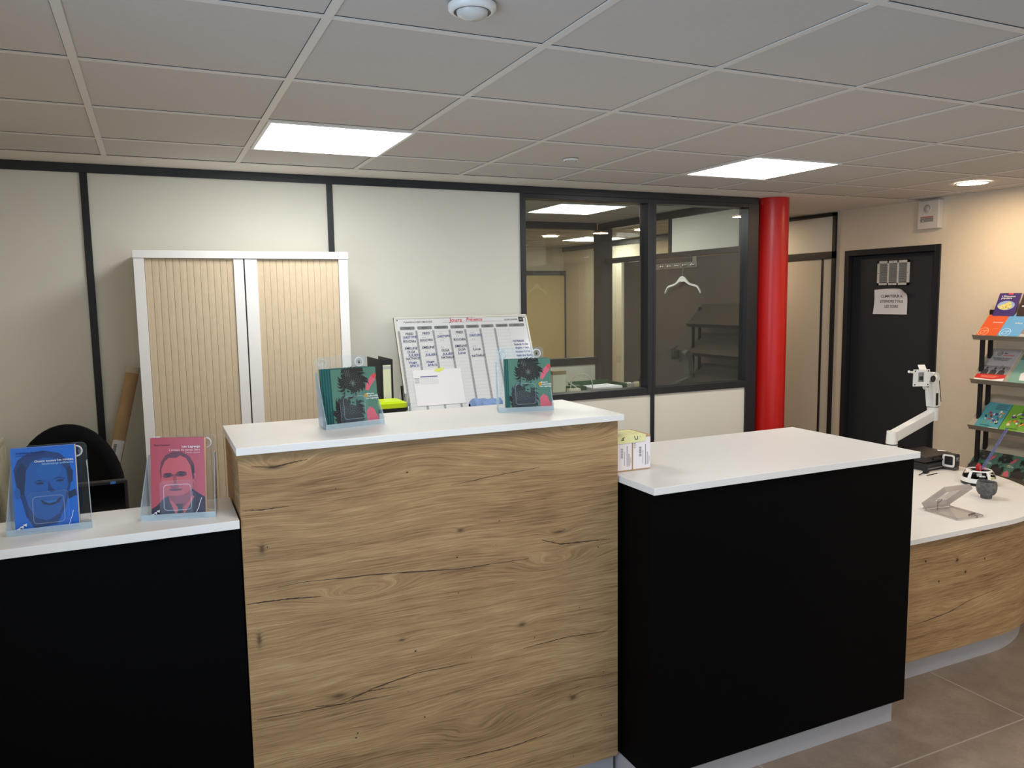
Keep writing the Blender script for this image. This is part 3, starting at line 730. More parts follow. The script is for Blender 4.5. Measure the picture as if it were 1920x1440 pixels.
# ------------------------------------------------------------------ left background: tube, chair, monitor, radiator
def left_stuff():
    t = thing('cardboard_tube', 'long brown cardboard tube leaning in the corner beside the cabinet', 'tube', (.325, 2.12, .0))
    a = Vector((.325, 2.12, .035)); c = Vector((.659, 2.42, 1.405)); d = (c-a)
    b = MB(); b.tube([a, c], .031, CARD, 28); b.build('tube_body', t)
    b = MB(); b.tube([a+d*.978, a+d*1.001], .0318, mat('tube_tape', (196, 186, 166), .35), 28); b.build('tape', t)
    x = d.cross(Vector((0, 0, 1))).normalized(); y = x.cross(d).normalized(); b = MB(); dn = d.normalized()
    p0 = a+d*.70; vs = []
    f = lambda s, h: tuple(p0+dn*(h-.055)+(x*math.cos(s)+y*math.sin(s))*.0322)
    toc = (Vector((.76, -2.02, 1.7))-p0); base = math.atan2(toc.dot(y), toc.dot(x))
    b.sheet(lambda s, h: f(base-1.0+1.9*s, .11*h), 10, 2, PAPER)
    g = lambda s, h: tuple(p0+dn*(h-.055)+(x*math.cos(s)+y*math.sin(s))*.0326)
    for k in range(16):
        h = .025+k*.0040; 
        b.sheet(lambda s, q: g(base+.1+.45*s, h+.0022*q if k % 3 else h+.003*q), 4, 1, INKB)
    b.build('address_label', t)
    t = thing('office_chair', 'black round-backed office chair behind the left counter', 'chair', (.36, 2.02, 0))
    fb = mat('chair_fabric', (12, 12, 14), .9, spec=.15)
    b = MB(Matrix.Translation((.37, 2.05, 0)))
    def back(s, q):
        a = 2*PI*s; x = .225*q*math.cos(a); z = .86+.325*q*math.sin(a)
        return (x, -.9*x*x, z)
    b.sheet(back, 48, 6, fb)
    bo = b.build('backrest', t); so = bo.modifiers.new('thick', 'SOLIDIFY'); so.thickness = .045; so.offset = 0
    b = MB(); b.prism(rr(-.24, -.48, .24, -.0, .1), .46, .53, fb); b.build('seat', t, True, bevel=.02)
    b = MB(); b.tube([(0, -.24, .1), (0, -.24, .46)], .025, BLKP, 14); b.tube([(0, -.1, .47), (0, .06, .50), (0, .08, .70)], .018, BLKP, 10); b.build('gas_lift', t, True)
    for k in range(5):
        a = 2*PI*k/5; b = MB(); b.bar((0, -.24, .12), (.28*math.cos(a), -.24+.28*math.sin(a), .08), .04, .03, BLKP)
        lg = b.build('leg', t, True); q = MB(); q.tube([(.27*math.cos(a)-.015, -.24+.27*math.sin(a), .031), (.27*math.cos(a)+.015, -.24+.27*math.sin(a), .031)], .030, BLKM, 14); q.build('caster', lg, True)
    t = thing('computer_monitor', 'black flat monitor with a small blue badge behind the blue book', 'monitor', (.395, 1.24, .725), rz=-.02)
    gl = mat('screen_black', (7, 7, 9), .12)
    x1 = .245
    b = MB(); b.box(-.085, x1, -.005, .03, .02, .345, BLKP); b.build('casing', t, True, bevel=.004)
    b = MB(); b.box(-.073, x1-.012, -.0065, -.0045, .034, .333, gl); b.build('screen', t, True)
    b = MB(); b.box(x1-.058, x1-.040, -.0068, -.0050, .334, .343, mat('badge_blue', (60, 120, 200), .5)); b.build('badge', t, True)
    b = MB(); b.box(-.02, .18, -.08, .1, .001, .015, BLKP); b.box(.05, .11, .0, .03, .015, .1, BLKP); b.build('stand', t, True)
    t = thing('radiator', 'cream ribbed panel radiator at the far left edge', 'radiator', (XL, 2.36, 0))
    cm = mat('radiator_cream', (226, 218, 192), .4); b = MB()
    x0, xf = .03, .117; y1 = 2.46; y0 = 1.5
    b.box(XL+x0, XL+xf-.012, y0, y1-.004, .16, 1.075, cm)
    for k in range(24):
        yy = y1-.02-k*.04; b.box(XL+xf-.012, XL+xf+.006, yy-.013, yy, .19, 1.05, cm)
    b.build('panel', t, bevel=.003)
    b = MB(); b.box(XL+x0-.004, XL+xf+.004, y0, y1, 1.076, 1.092, cm)
    for k in range(30): b.box(XL+x0+.01, XL+xf-.01, y0+.02+k*.031, y0+.028+k*.031, 1.092, 1.095, INKG)
    for yy in (y1-.004, y0): b.box(XL+x0, XL+xf+.002, yy, yy+.004, .16, 1.076, cm)
    b.build('cover_grille', t, bevel=.002)
    b = MB(); b.tube([(XL+.05, 2.40, .16), (XL+.05, 2.40, 0)], .008, cm); b.build('pipe', t)
left_stuff()

# ------------------------------------------------------------------ printed covers
def spiky(A, cu, cv, R, m, lm, n, a0, a1, seed, rx=1., ry=1.):
    r = random.Random(seed); A.ell(cu, cv, R*.80*rx, R*.80*ry, m, n=28)
    for i in range(n):
        a = a0+(a1-a0)*i/(n-1)+r.uniform(-.05, .05); L = R*r.uniform(1.0, 1.3); w_ = R*.12; cur = .35
        d = (math.cos(a), math.sin(a)); e = (math.cos(a-cur), math.sin(a-cur)); nn = (-d[1], d[0])
        b0 = (cu+d[0]*R*.62*rx, cv+d[1]*R*.62*ry)
        tip = (cu+e[0]*L*rx, cv+e[1]*L*ry); mid = (cu+math.cos(a-.12)*L*.85*rx, cv+math.sin(a-.12)*L*.85*ry)
        A.poly([(b0[0]-nn[0]*w_, b0[1]-nn[1]*w_), (mid[0]-nn[0]*w_*.9, mid[1]-nn[1]*w_*.9), tip, (mid[0]+nn[0]*w_*.5, mid[1]+nn[1]*w_*.5), (b0[0]+nn[0]*w_, b0[1]+nn[1]*w_)], m, False)
    A.k += 1
    for i in range(110):
        a = i*2.39996; rr_ = R*.82*math.sqrt((i+.5)/110); u, v = cu+rr_*math.cos(a)*rx, cv+rr_*math.sin(a)*ry; L = R*.035
        b_ = a+(.0 if i % 3 else 1.2)
        A.line([(u-L*math.cos(b_), v-L*math.sin(b_)), (u+L*math.cos(b_), v+L*math.sin(b_))], R*.014, lm, up=False)
    A.k += 1
TEAL = mat('cover_teal', (78, 122, 104), .4); TEALD = mat('cover_teal_edge', (52, 108, 104), .4); FLK = mat('cover_black', (30, 30, 30), .45)
FLL = mat('cover_line', (122, 136, 126), .5); FRD = mat('cover_red', (206, 70, 74), .4); FPK = mat('cover_pink', (206, 96, 112), .4); FYL = mat('cover_yellow', (224, 172, 50), .5)
def memo_cover(A, w, h):
    A.rect(0, 0, w, h, TEAL)
    A.poly([(w*.74, h*.60), (w*.78, h*.74), (w*.88, h*.84), (w*.97, h*.87), (w*.97, h*.76), (w*.88, h*.68), (w*.80, h*.58)], FPK, False); A.k += 1
    A.ell(w*.95, h*.84, w*.05, w*.05, FRD)
    A.poly([(w*.72, h*.02), (w*.72, h*.22), (w*.80, h*.30), (w*.90, h*.25), (w*.99, h*.08), (w*.99, h*.02)], FPK)
    spiky(A, w*.46, h*.765, w*.29, FLK, FLL, 26, -1.9, 4.2, 3, 1.08, .92)
    A.poly([(w*.24, h*.999), (w*.22, h*.93), (w*.72, h*.93), (w*.70, h*.999)], FLK)
    spiky(A, w*.34, h*.24, w*.33, FLK, FLL, 28, -.7, 3.9, 5, 1.0, .92)
    A.poly([(w*.05, h*.005), (w*.06, h*.2), (w*.60, h*.2), (w*.62, h*.005)], FLK)
    A.poly([(w*.27, h*.47), (w*.285, h*.655), (w*.41, h*.61), (w*.395, h*.555), (w*.46, h*.53), (w*.42, h*.505), (w*.34, h*.495)], TEAL)
    A.poly([(w*.37, h*.465), (w*.50, h*.47), (w*.50, h*.335), (w*.44, h*.355), (w*.37, h*.37), (w*.385, h*.42)], TEAL); A.poly([(w*.52, h*.57), (w*.57, h*.60), (w*.58, h*.51), (w*.53, h*.48)], TEAL)
    A.ell(w*.345, h*.60, w*.030, h*.013, FLK, rot=-.3); A.ell(w*.435, h*.40, w*.030, h*.013, FLK, rot=-.1)
    A.ell(w*.35, h*.503, w*.035, h*.010, FLK); A.ell(w*.43, h*.497, w*.040, h*.009, FLK, rot=.2)
    for k in range(10): a = k*.628; A.line([(w*.46, h*.74), (w*.46+w*.07*math.cos(a), h*.74+w*.07*math.sin(a))], w*.007, FLL, up=False)
    for s in (.30, .34, .38): A.line([(w*s, h*.97), (w*(s+.02), h*.86)], w*.006, FLL, up=False)
    A.k += 1
    for k in range(6): a = k*1.047; A.ell(w*.73+w*.022*math.cos(a), h*.50+w*.022*math.sin(a), w*.022, w*.022, FYL, n=10, up=False)
    A.k += 1
    for s, v, u in (('M\u00e9moire', .515, .745), ('culturelle', .475, .765), ('L\u00e9o Lagrange', .435, .72)): A.text(s, w*u, h*v, h*.042, INKW, width=w*(.012+.0225*len(s)), up=False)
    A.k += 1
def blue_cover(A, w, h):
    c0 = mat('blue_ground', (6, 104, 190), .35); c1 = mat('blue_mid', (16, 82, 160), .35); c2 = mat('blue_dark', (14, 52, 112), .4); c3 = mat('blue_deep', (12, 36, 78), .4); c4 = mat('blue_light', (28, 104, 184), .35); c5 = mat('blue_text_dark', (10, 40, 120), .5)
    A.rect(0, 0, w, h, c0)
    A.poly([(w*.04, h*.66), (w*.03, h*.74), (w*.10, h*.86), (w*.25, h*.93), (w*.5, h*.955), (w*.75, h*.91), (w*.90, h*.80), (w*.93, h*.68), (w*.90, h*.5), (w*.86, h*.4), (w*.80, h*.25), (w*.66, h*.06), (w*.3, h*.02), (w*.18, h*.18), (w*.13, h*.36), (w*.06, h*.5)], c2)
    A.poly([(w*.16, h*.50), (w*.19, h*.68), (w*.30, h*.82), (w*.50, h*.87), (w*.72, h*.84), (w*.84, h*.70), (w*.86, h*.52), (w*.80, h*.34), (w*.70, h*.18), (w*.52, h*.10), (w*.34, h*.14), (w*.22, h*.30)], c1)
    A.poly([(w*.05, h*.62), (w*.06, h*.72), (w*.16, h*.82), (w*.22, h*.76), (w*.20, h*.60), (w*.17, h*.44), (w*.11, h*.44)], c3)
    A.poly([(w*.86, h*.72), (w*.90, h*.74), (w*.95, h*.68), (w*.94, h*.56), (w*.88, h*.52)], c3)
    A.poly([(w*.84, h*.42), (w*.98, h*.46), (w*.99, h*.38), (w*.86, h*.34)], c3)
    A.ell(w*.57, h*.71, w*.20, h*.10, mat('blue_mid_light', (19, 88, 166), .35)); A.ell(w*.07, h*.46, w*.045, h*.07, c1)
    A.poly([(w*.32, h*.57), (w*.40, h*.605), (w*.50, h*.585), (w*.50, h*.575), (w*.40, h*.585)], c2); A.ell(w*.42, h*.558, w*.06, h*.014, c3)
    A.poly([(w*.62, h*.595), (w*.72, h*.625), (w*.82, h*.595), (w*.82, h*.585), (w*.72, h*.608)], c2); A.ell(w*.74, h*.575, w*.06, h*.013, c3)
    A.poly([(w*.56, h*.58), (w*.54, h*.46), (w*.60, h*.44), (w*.67, h*.46), (w*.62, h*.48), (w*.59, h*.50)], c2)
    A.poly([(w*.42, h*.36), (w*.50, h*.33), (w*.62, h*.33), (w*.76, h*.38), (w*.70, h*.31), (w*.58, h*.285), (w*.46, h*.30)], c3)
    A.poly([(w*.46, h*.345), (w*.56, h*.335), (w*.68, h*.350), (w*.66, h*.325), (w*.54, h*.31)], c4)
    A.poly([(w*.2, h*.2), (w*.3, h*.03), (w*.66, h*.06), (w*.72, h*.16), (w*.5, h*.10), (w*.34, h*.14)], c2)
    A.text('Fr\u00e9d\u00e9ric Roumeu', w*.08, h*.925, h*.036, c5, width=w*.44); A.line([(w*.08, h*.905), (w*.52, h*.905)], .0012, c5)
    A.text('Ouvrir toutes les routes.', w*.975, h*.815, h*.038, INKW, 'R', width=w*.62); A.text('Itin\u00e9raires militants', w*.97, h*.78, h*.036, mat('text_pale', (150, 190, 230), .5), 'R', width=w*.50)
    for k in range(3): A.poly([(w*(.02+.05*k), h*(.035+.022*k)), (w*(.08+.05*k), h*(.012+.022*k)), (w*(.085+.05*k), h*(.05+.022*k))], INKW, False)
    A.line([(w*.84, h*.02), (w*.87, h*.09), (w*.90, h*.13), (w*.92, h*.20)], .0012, INKW)
def red_cover(A, w, h):
    c0 = mat('red_ground', (164, 64, 80), .4); c1 = mat('red_skin', (192, 76, 84), .35); c2 = mat('red_dark', (96, 42, 62), .4); c3 = mat('red_deep', (46, 24, 44), .4); c4 = mat('red_coat', (44, 26, 52), .4); c5 = mat('red_shade', (148, 58, 76), .4)
    A.rect(0, 0, w, h, c0)
    A.poly([(0, h*.10), (w*.10, h*.14), (w*.24, h*.24), (w*.34, h*.26), (w*.76, h*.35), (w*.86, h*.30), (w, h*.24), (w, 0), (0, 0)], c4)
    A.poly([(w*.32, h*.30), (w*.33, h*.20), (w*.46, h*.02), (w*.58, h*.02), (w*.78, h*.24), (w*.76, h*.32)], c5)
    A.poly([(w*.33, h*.22), (w*.44, h*.03), (w*.46, h*.02), (w*.50, h*.10), (w*.40, h*.19)], c1); A.poly([(w*.60, h*.10), (w*.60, h*.02), (w*.80, h*.25), (w*.76, h*.26)], c1)
    A.poly([(w*.45, h*.16), (w*.60, h*.16), (w*.57, h*.11), (w*.60, 0), (w*.47, 0), (w*.49, h*.11)], c3)
    hair = [(w*.19, h*.48), (w*.17, h*.58), (w*.20, h*.70), (w*.28, h*.78), (w*.42, h*.825), (w*.58, h*.82), (w*.72, h*.76), (w*.80, h*.66), (w*.81, h*.56), (w*.78, h*.46)]
    A.poly(hair, c2)
    A.poly([(w*.20, h*.46), (w*.20, h*.60), (w*.26, h*.70), (w*.34, h*.745), (w*.48, h*.745), (w*.55, h*.775), (w*.66, h*.74), (w*.74, h*.64), (w*.77, h*.52), (w*.78, h*.38), (w*.72, h*.28), (w*.60, h*.225), (w*.44, h*.225), (w*.31, h*.27), (w*.24, h*.36)], c1)
    A.poly([(w*.74, h*.66), (w*.80, h*.64), (w*.81, h*.50), (w*.775, h*.48)], c3)
    A.ell(w*.825, h*.515, w*.030, h*.038, c1); A.ell(w*.80, h*.50, w*.014, h*.022, c2)
    A.poly([(w*.22, h*.505), (w*.26, h*.535), (w*.34, h*.548), (w*.41, h*.535), (w*.41, h*.515), (w*.36, h*.50), (w*.28, h*.49)], c2); A.poly([(w*.45, h*.535), (w*.52, h*.562), (w*.60, h*.560), (w*.67, h*.540), (w*.66, h*.52), (w*.58, h*.505), (w*.48, h*.51)], c2)
    A.poly([(w*.21, h*.525), (w*.27, h*.552), (w*.36, h*.556), (w*.40, h*.545), (w*.36, h*.538), (w*.27, h*.535)], c3); A.poly([(w*.46, h*.553), (w*.54, h*.575), (w*.62, h*.570), (w*.68, h*.552), (w*.62, h*.553), (w*.54, h*.556)], c3)
    A.ell(w*.33, h*.520, w*.035, h*.012, c3); A.ell(w*.56, h*.533, w*.038, h*.013, c3); A.poly([(w*.41, h*.53), (w*.44, h*.54), (w*.46, h*.53), (w*.475, h*.42), (w*.50, h*.395), (w*.43, h*.40)], c5)
    A.poly([(w*.38, h*.41), (w*.36, h*.37), (w*.44, h*.355), (w*.52, h*.37), (w*.50, h*.41), (w*.47, h*.40)], c5); A.poly([(w*.36, h*.375), (w*.44, h*.36), (w*.52, h*.375), (w*.44, h*.350)], c2)
    A.poly([(w*.32, h*.345), (w*.46, h*.355), (w*.60, h*.35), (w*.56, h*.335), (w*.44, h*.325), (w*.36, h*.33)], c2)
    A.poly([(w*.31, h*.27), (w*.44, h*.225), (w*.60, h*.225), (w*.72, h*.28), (w*.78, h*.38), (w*.70, h*.31), (w*.58, h*.27), (w*.44, h*.26)], c5)
    A.text('Yann Lasnier', w*.07, h*.90, h*.034, mat('text_wine', (80, 26, 44), .5), width=w*.30); A.text('L\u00e9o Lagrange', w*.93, h*.875, h*.040, INKW, 'R', width=w*.34)
    A.text('L\u2019artisan du temps libre', w*.93, h*.835, h*.038, mat('text_rose', (232, 190, 198), .5), 'R', width=w*.58); A.text('Textes choisis', w*.93, h*.805, h*.024, mat('text_rose', (232, 190, 198), .5), 'R', width=w*.28)
    for k in range(3): A.poly([(w*(.0+.05*k), h*(.03+.022*k)), (w*(.055+.05*k), h*(.008+.022*k)), (w*(.06+.05*k), h*(.045+.022*k))], INKW, False)
    A.line([(w*.83, h*.04), (w*.88, h*.11), (w*.90, h*.16), (w*.94, h*.235)], .0014, INKW)

# ------------------------------------------------------------------ acrylic leaflet holders
def holder(loc, rz, label, rosette_clear=True):
    t = thing('leaflet_holder', label, 'leaflet holder', loc, rz, group='clear leaflet holders on the counters')
    Mt = t.matrix_basis.copy()
    def plate(pts3, th, nvec, m=ACR, me=ACRE, mb=None):
        b = mb; n = Vector(nvec).normalized()*th; k = len(pts3)
        vs = [tuple(Vector(p)) for p in pts3]+[tuple(Vector(p)+n) for p in pts3]
        b.add(vs, [tuple(range(k-1, -1, -1)), tuple(range(k, 2*k))], m); b.add(vs, [(i, (i+1) % k, k+(i+1) % k, k+i) for i in range(k)], me)
    # back plate, tilted
    b = MB(); Y = lambda z: .034+.10*z
    pts = [(x, Y(z), z) for x, z in rr(-.089, .002, .089, .219, .013)]
    plate(pts, .0026, (0, 1, 0), mb=b); bp = b.build('back_plate', t, True)
    for s in (-1, 1):
        b = MB(Matrix.Translation((s*.063, Y(.196)-.0005, .196)) @ Matrix.Rotation(PI/2-.1, 4, 'X'))
        b.lathe([(.0165, .0), (.0155, .0022), (.0125, .0022), (.0120, .0004)], ACRE if s < 0 else mat('rosette_white', (226, 228, 230), .3), 28); b.lathe([(.0118, .0004), (.002, .0008)], ACR, 28)
        A = Art(b, (0, 0, .0012), (1, 0, 0), (0, 1, 0)); A.ell(0, -.002, .0030, .0030, INKB if s > 0 else ACRE, n=14, up=False); A.rect(-.0014, -.002, .0014, .0050, INKB if s > 0 else ACRE)
        b.build('rosette', bp, True)
        b = MB(); x = s*.090; xo = s*.100
        plate([(x, .034, .003), (xo, -.046, .0), (xo, -.046, .022), (s*.0925, .022, .150), (x, .030, .170), (x, .051, .170)], .0024, (-s, 0, 0), m=ACRS, mb=b); b.build('side_panel', t, True)
    b = MB(); plate([(-.098, -.046, .0005), (.098, -.046, .0005), (.089, .034, .0005), (-.089, .034, .0005)], .003, (0, 0, 1), mb=b); b.build('base', t, True)
    b = MB(); plate([(-.099, -.046, .0), (.099, -.046, .0), (.099, -.0455, .016), (-.099, -.0455, .016)], .0024, (0, 1, 0), m=ACRE, mb=b)
    yf = lambda z: -.046+.10*z
    plate([(x, yf(z), z) for x, z in rr(-.047, .014, .047, .108, .010)], .002, (0, 1, 0), m=ACRP, mb=b)
    A = Art(b, (0, yf(0)-.0002, 0), (1, 0, 0), (0, .0995, .995)); rpts = rr(-.036, .026, .036, .097, .010); A.line(rpts+rpts[:1], .0011, ACRE)
    b.build('front_pocket', t, True)
    return t
def booklet(name, label, cat, loc, rz, w, h, th, cover, page=None, edge=None, tilt=.10, group=None):
    """stands leaning back; local x across, z up"""
    t = thing(name, label, cat, loc, group=group, rot=(-tilt, 0, rz))
    E_ = edge or PAPER
    b = MB(); b.box(-w/2+.0005, w/2-.0008, .0006, th-.0006, .0008, h-.001, page or PAPER); b.build('pages', t, True)
    b = MB(); b.box(-w/2, w/2, 0, .0006, 0, h, E_); b.box(-w/2, w/2, th-.0006, th, 0, h, E_); b.box(-w/2, -w/2+.0006, 0, th, 0, h, E_)
    A = Art(b, (-w/2, 0, 0), (1, 0, 0), (0, 0, 1)); cover(A, w, h); b.build('cover', t, True)
    return t
zl, zo = 1.1342, 1.3372
holder((.483, .372, zl), -.02, 'clear leaflet holder on the lower left counter holding the blue book')
holder((.806, .345, zl), -.26, 'clear leaflet holder beside the tall counter holding the red book')
holder((1.316, .440, zo), .20, 'clear holder full of green brochures nearer the left end of the tall counter')
holder((1.943, .465, zo), -.22, 'clear holder with green brochures nearer the right end of the tall counter')
BE = mat('page_cream', (226, 202, 160), .8)
booklet('book', 'blue portrait book with a smiling face standing in the leftmost clear holder', 'book', (.474, .350, zl+.0036), -.04, .149, .221, .026, blue_cover, BE, mat('blue_ground', (14, 98, 196), .3))
booklet('book', 'red portrait book of a man in coat and tie in a clear holder', 'book', (.796, .318, zl+.0036), -.40, .150, .221, .016, red_cover, BE, mat('red_ground', (176, 62, 78), .35))
def brochure_stack(cx, cy, rz, n, fan, where):
    for k in range(n):
        d = k*.0095; c, s = math.cos(rz), math.sin(rz); dx = -fan*k
        last = (k == 0)
        lab = ('front copy of the green brochures in the holder nearer the %s end' if k == 0 else
               'green brochure %s the front copy in the holder nearer the %%s end' % ['', 'right behind', 'second behind', 'third behind', 'fourth behind'][k]) % where
        def plain(A, w, h): A.rect(0, 0, w, h, TEALD)
        booklet('brochure', lab, 'brochure', (cx+c*dx-s*d, cy+s*dx+c*d, zo+.0036), rz-.006*k, .156, .180, .0088, memo_cover if k == 0 else plain, TEALD, TEALD, group='green brochures in the holder nearer the %s end' % where)
brochure_stack(1.334, .412, .23, 5, .0042, 'left')
brochure_stack(1.957, .430, -.14, 3, .0045, 'right')
# ------------------------------------------------------------------ parcels on the black counter
def parcels():
    lab = mat('parcel_label', (232, 222, 222), .7); z = 1.1182
    for k, (x0, x1, l) in enumerate(((2.200, 2.274, 'small brown parcel with white label, left of the pair on the black counter'), (2.2755, 2.352, 'small brown parcel with white label, right of the pair on the black counter'))):
        t = thing('parcel', l, 'box', ((x0+x1)/2, .272, z), group=None); w = (x1-x0)/2; h = .125
        b = MB(); b.box(-w, w, 0, .125 if k else .145, .0002, h, CARD); b.build('carton', t, True, bevel=.0015)
        b = MB(); A = Art(b, (-w, -.0004, 0), (1, 0, 0), (0, 0, 1)); W = 2*w
        A.rect(.003, .005, W-.001, h-.008, lab)
        if k == 0: A.rect(.0005, .012, .005, h-.012, mat('tape_violet', (120, 104, 170), .5))
        A.line([(W*.32, .045), (W*.32, .075)], .0001, INKG, up=False)
        bx = W*.36
        for j in range(12): A.rect(bx, .048+j*.0030, bx+.010, .048+j*.0030+(.0018 if j % 3 else .0010), INKB if k else INKG, up=False)
        for j, (u, v0, v1, ww) in enumerate(((.56, .022, .070, .0022), (.70, .018, .088, .003), (.80, .018, .060, .003), (.88, .02, .052, .0015), (.93, .03, .046, .0012))):
            vv = v0
            while vv < v1: A.rect(W*u, vv, W*u+ww, vv+.0030, INKB, up=False); vv += .0046
        A.k += 1
        A.text('CCR-00' if k == 0 else 'CCR-01', W*.17, .080, .010, INKB, rot=PI/2)
        b.build('address_label', t, True)
    b = MB(); yn = mat('note_yellow', (226, 222, 162), .75)
    def q(s, q_):
        x = 2.212+.118*s+.003*q_
        if q_ < .35: return (x, .2700-.0008, z+.100+.0265*(q_/.35)+.003*s)
        f = (q_-.35)/.65; return (x-.006*f, .270+.10*f, z+.1268+.004*math.sin(f*3.1)*(1-s)+.002*s*f)
    b.sheet(q, 12, 14, yn)
    A = Art(b, (2.212, .2690, z+.1000), (1, 0, 0), (0, 0, 1), step=.0001)
    A.line([(.014, .014), (.026, .013), (.020, .020), (.030, .022)], .0028, INKB); A.line([(.070, .024), (.074, .012), (.084, .013), (.083, .024)], .0026, INKB); A.line([(.092, .024), (.098, .018)], .0012, INKG)
    A = Art(b, (2.212, .280, z+.1305), (1, 0, 0), (0, 1, 0), step=.0001)
    for k in range(5): A.line([(.006+.004*k, .012+.013*k), (.10, .006+.013*k)], .0012, INKG, up=False)
    tag(b.build('handwritten_note', origin=(2.27, .29, z+.10)), 'yellow handwritten note folded over the two small parcels', 'note')
parcels()

# ------------------------------------------------------------------ monitor arm
def monitor_arm():
    t = thing('monitor_arm', 'empty white jointed monitor arm standing on the low desk before the black door', 'monitor arm', (4.84, 1.30, .6685))
    Wp = mat('arm_white', (232, 232, 228), .35); gm = mat('arm_grey', (150, 150, 148), .4)
    Y = 1.30
    b = MB(); b.box(4.80, 4.88, Y-.05, Y+.05, .6685, .682, Wp); b.tube([(4.842, Y, .682), (4.842, Y, .80)], .0335, Wp, 28); b.build('post', t)
    b = MB(); b.tube([(4.842, Y, .802), (4.842, Y, .806)], .0320, BLKP, 28); b.tube([(4.842, Y, .808), (4.842, Y, .885)], [.034, .030], Wp, 28)
    a, c = Vector((4.852, Y, .852)), Vector((5.195, Y, .962)); d = (c-a).normalized()
    nz = Vector((-d.z, 0, d.x)); hw = .029
    vs = []
    for p, h1 in ((a-d*.02, .033), (c+d*.004, .031)):
        for sy in (-.026, .026):
            vs += [tuple(p-nz*h1+Vector((0, sy, 0))), tuple(p+nz*h1+Vector((0, sy, 0)))]
    b.add(vs, [(0, 1, 5, 4), (2, 6, 7, 3), (1, 3, 7, 5), (0, 4, 6, 2), (0, 2, 3, 1), (4, 5, 7, 6)], Wp)
    b.build('lower_arm', t, bevel=.006)
    b = MB(); b.tube([(5.200, Y, .925), (5.200, Y, 1.008)], [.031, .034], Wp, 28); b.tube([(5.200, Y, 1.009), (5.200, Y, 1.012)], .033, gm, 28); b.build('elbow', t)
    b = MB(); p0 = Vector((5.203, Y, 1.013)); p1 = Vector((5.178, Y, 1.185)); b.bar(p0, p1, .060, .062, Wp, up=(0, 1, 0)); ua = b.build('upper_arm', t, bevel=.006)
    b = MB(); m = p0+(p1-p0)*.30; b.bar(m-Vector((.004, .0325, .040)), m+Vector((-.006, -.0325, .036)), .018, .004, BLKP, up=(0, 1, 0)); b.build('spring_slot', ua)
    b = MB(); b.bar(p0+Vector((.026, -.0318, .03)), p1+Vector((.026, -.0318, -.005)), .004, .002, BLKP, up=(0, 1, 0)); b.build('seam', ua)
    b = MB(); b.tube([(5.170, Y-.034, 1.197), (5.170, Y+.03, 1.197)], .036, Wp, 26); b.tube([(5.118, Y-.02, 1.197), (5.17, Y-.02, 1.197)], .026, Wp, 20); h = b.build('tilt_head', t)
    b = MB(); b.tube([(5.130, Y-.036, 1.196), (5.130, Y-.046, 1.196)], .021, BLKP, 20); b.build('tilt_knob', h)
    b = MB(); b.tube([(5.105, Y-.01, 1.150), (5.105, Y-.03, 1.150)], .024, Wp, 20); b.tube([(5.105, Y-.031, 1.150), (5.105, Y-.033, 1.150)], .010, gm, 20); b.build('lock_wheel', h)
    # VESA plate with a square opening, facing the room, turned slightly left
    b = MB(Matrix.Translation((5.045, Y-.03, 1.205)) @ Matrix.Rotation(-.35, 4, 'Z'))
    for q in ((-.052, -.022, -.052, .052), (.016, .052, -.052, .052), (-.022, .016, -.052, -.026), (-.022, .016, .034, .052)): b.box(q[0], q[1], 0, .006, q[2], q[3], Wp)
    for x in (-.042, .042):
        for zz in (-.042, .042): b.box(x-.004, x+.004, -.0006, 0, zz-.004, zz+.004, BLKP)
    b.build('mounting_plate', t)
    b = MB(Matrix.Translation((5.045, Y-.03, 1.205)) @ Matrix.Rotation(-.35, 4, 'Z'))
    b.box(-.020, .016, .012, .05, -.03, .034, gm); b.box(-.006, .014, .006, .012, -.015, .008, BLKP); b.box(.02, .08, .012, .04, -.02, .03, Wp); b.build('plate_carrier', t)
    b = MB(Matrix.Translation((5.045, Y-.03, 1.205)) @ Matrix.Rotation(-.35, 4, 'Z'))
    b.add([(-.016, .0, .052), (.030, .0, .052), (.036, .03, .078), (-.008, .03, .078), (-.016, .004, .052), (.030, .004, .052), (.036, .034, .078), (-.008, .034, .078)], [(0, 1, 2, 3), (7, 6, 5, 4), (0, 3, 7, 4), (1, 5, 6, 2), (3, 2, 6, 7)], Wp); b.build('hook_tab', t)
    b = MB(); b.tube([(5.00, Y-.01, 1.240), (4.965, Y-.012, 1.244), (4.952, Y-.012, 1.247)], [.007, .006, .008], Wp, 12); b.build('grip_lever', t)
monitor_arm()

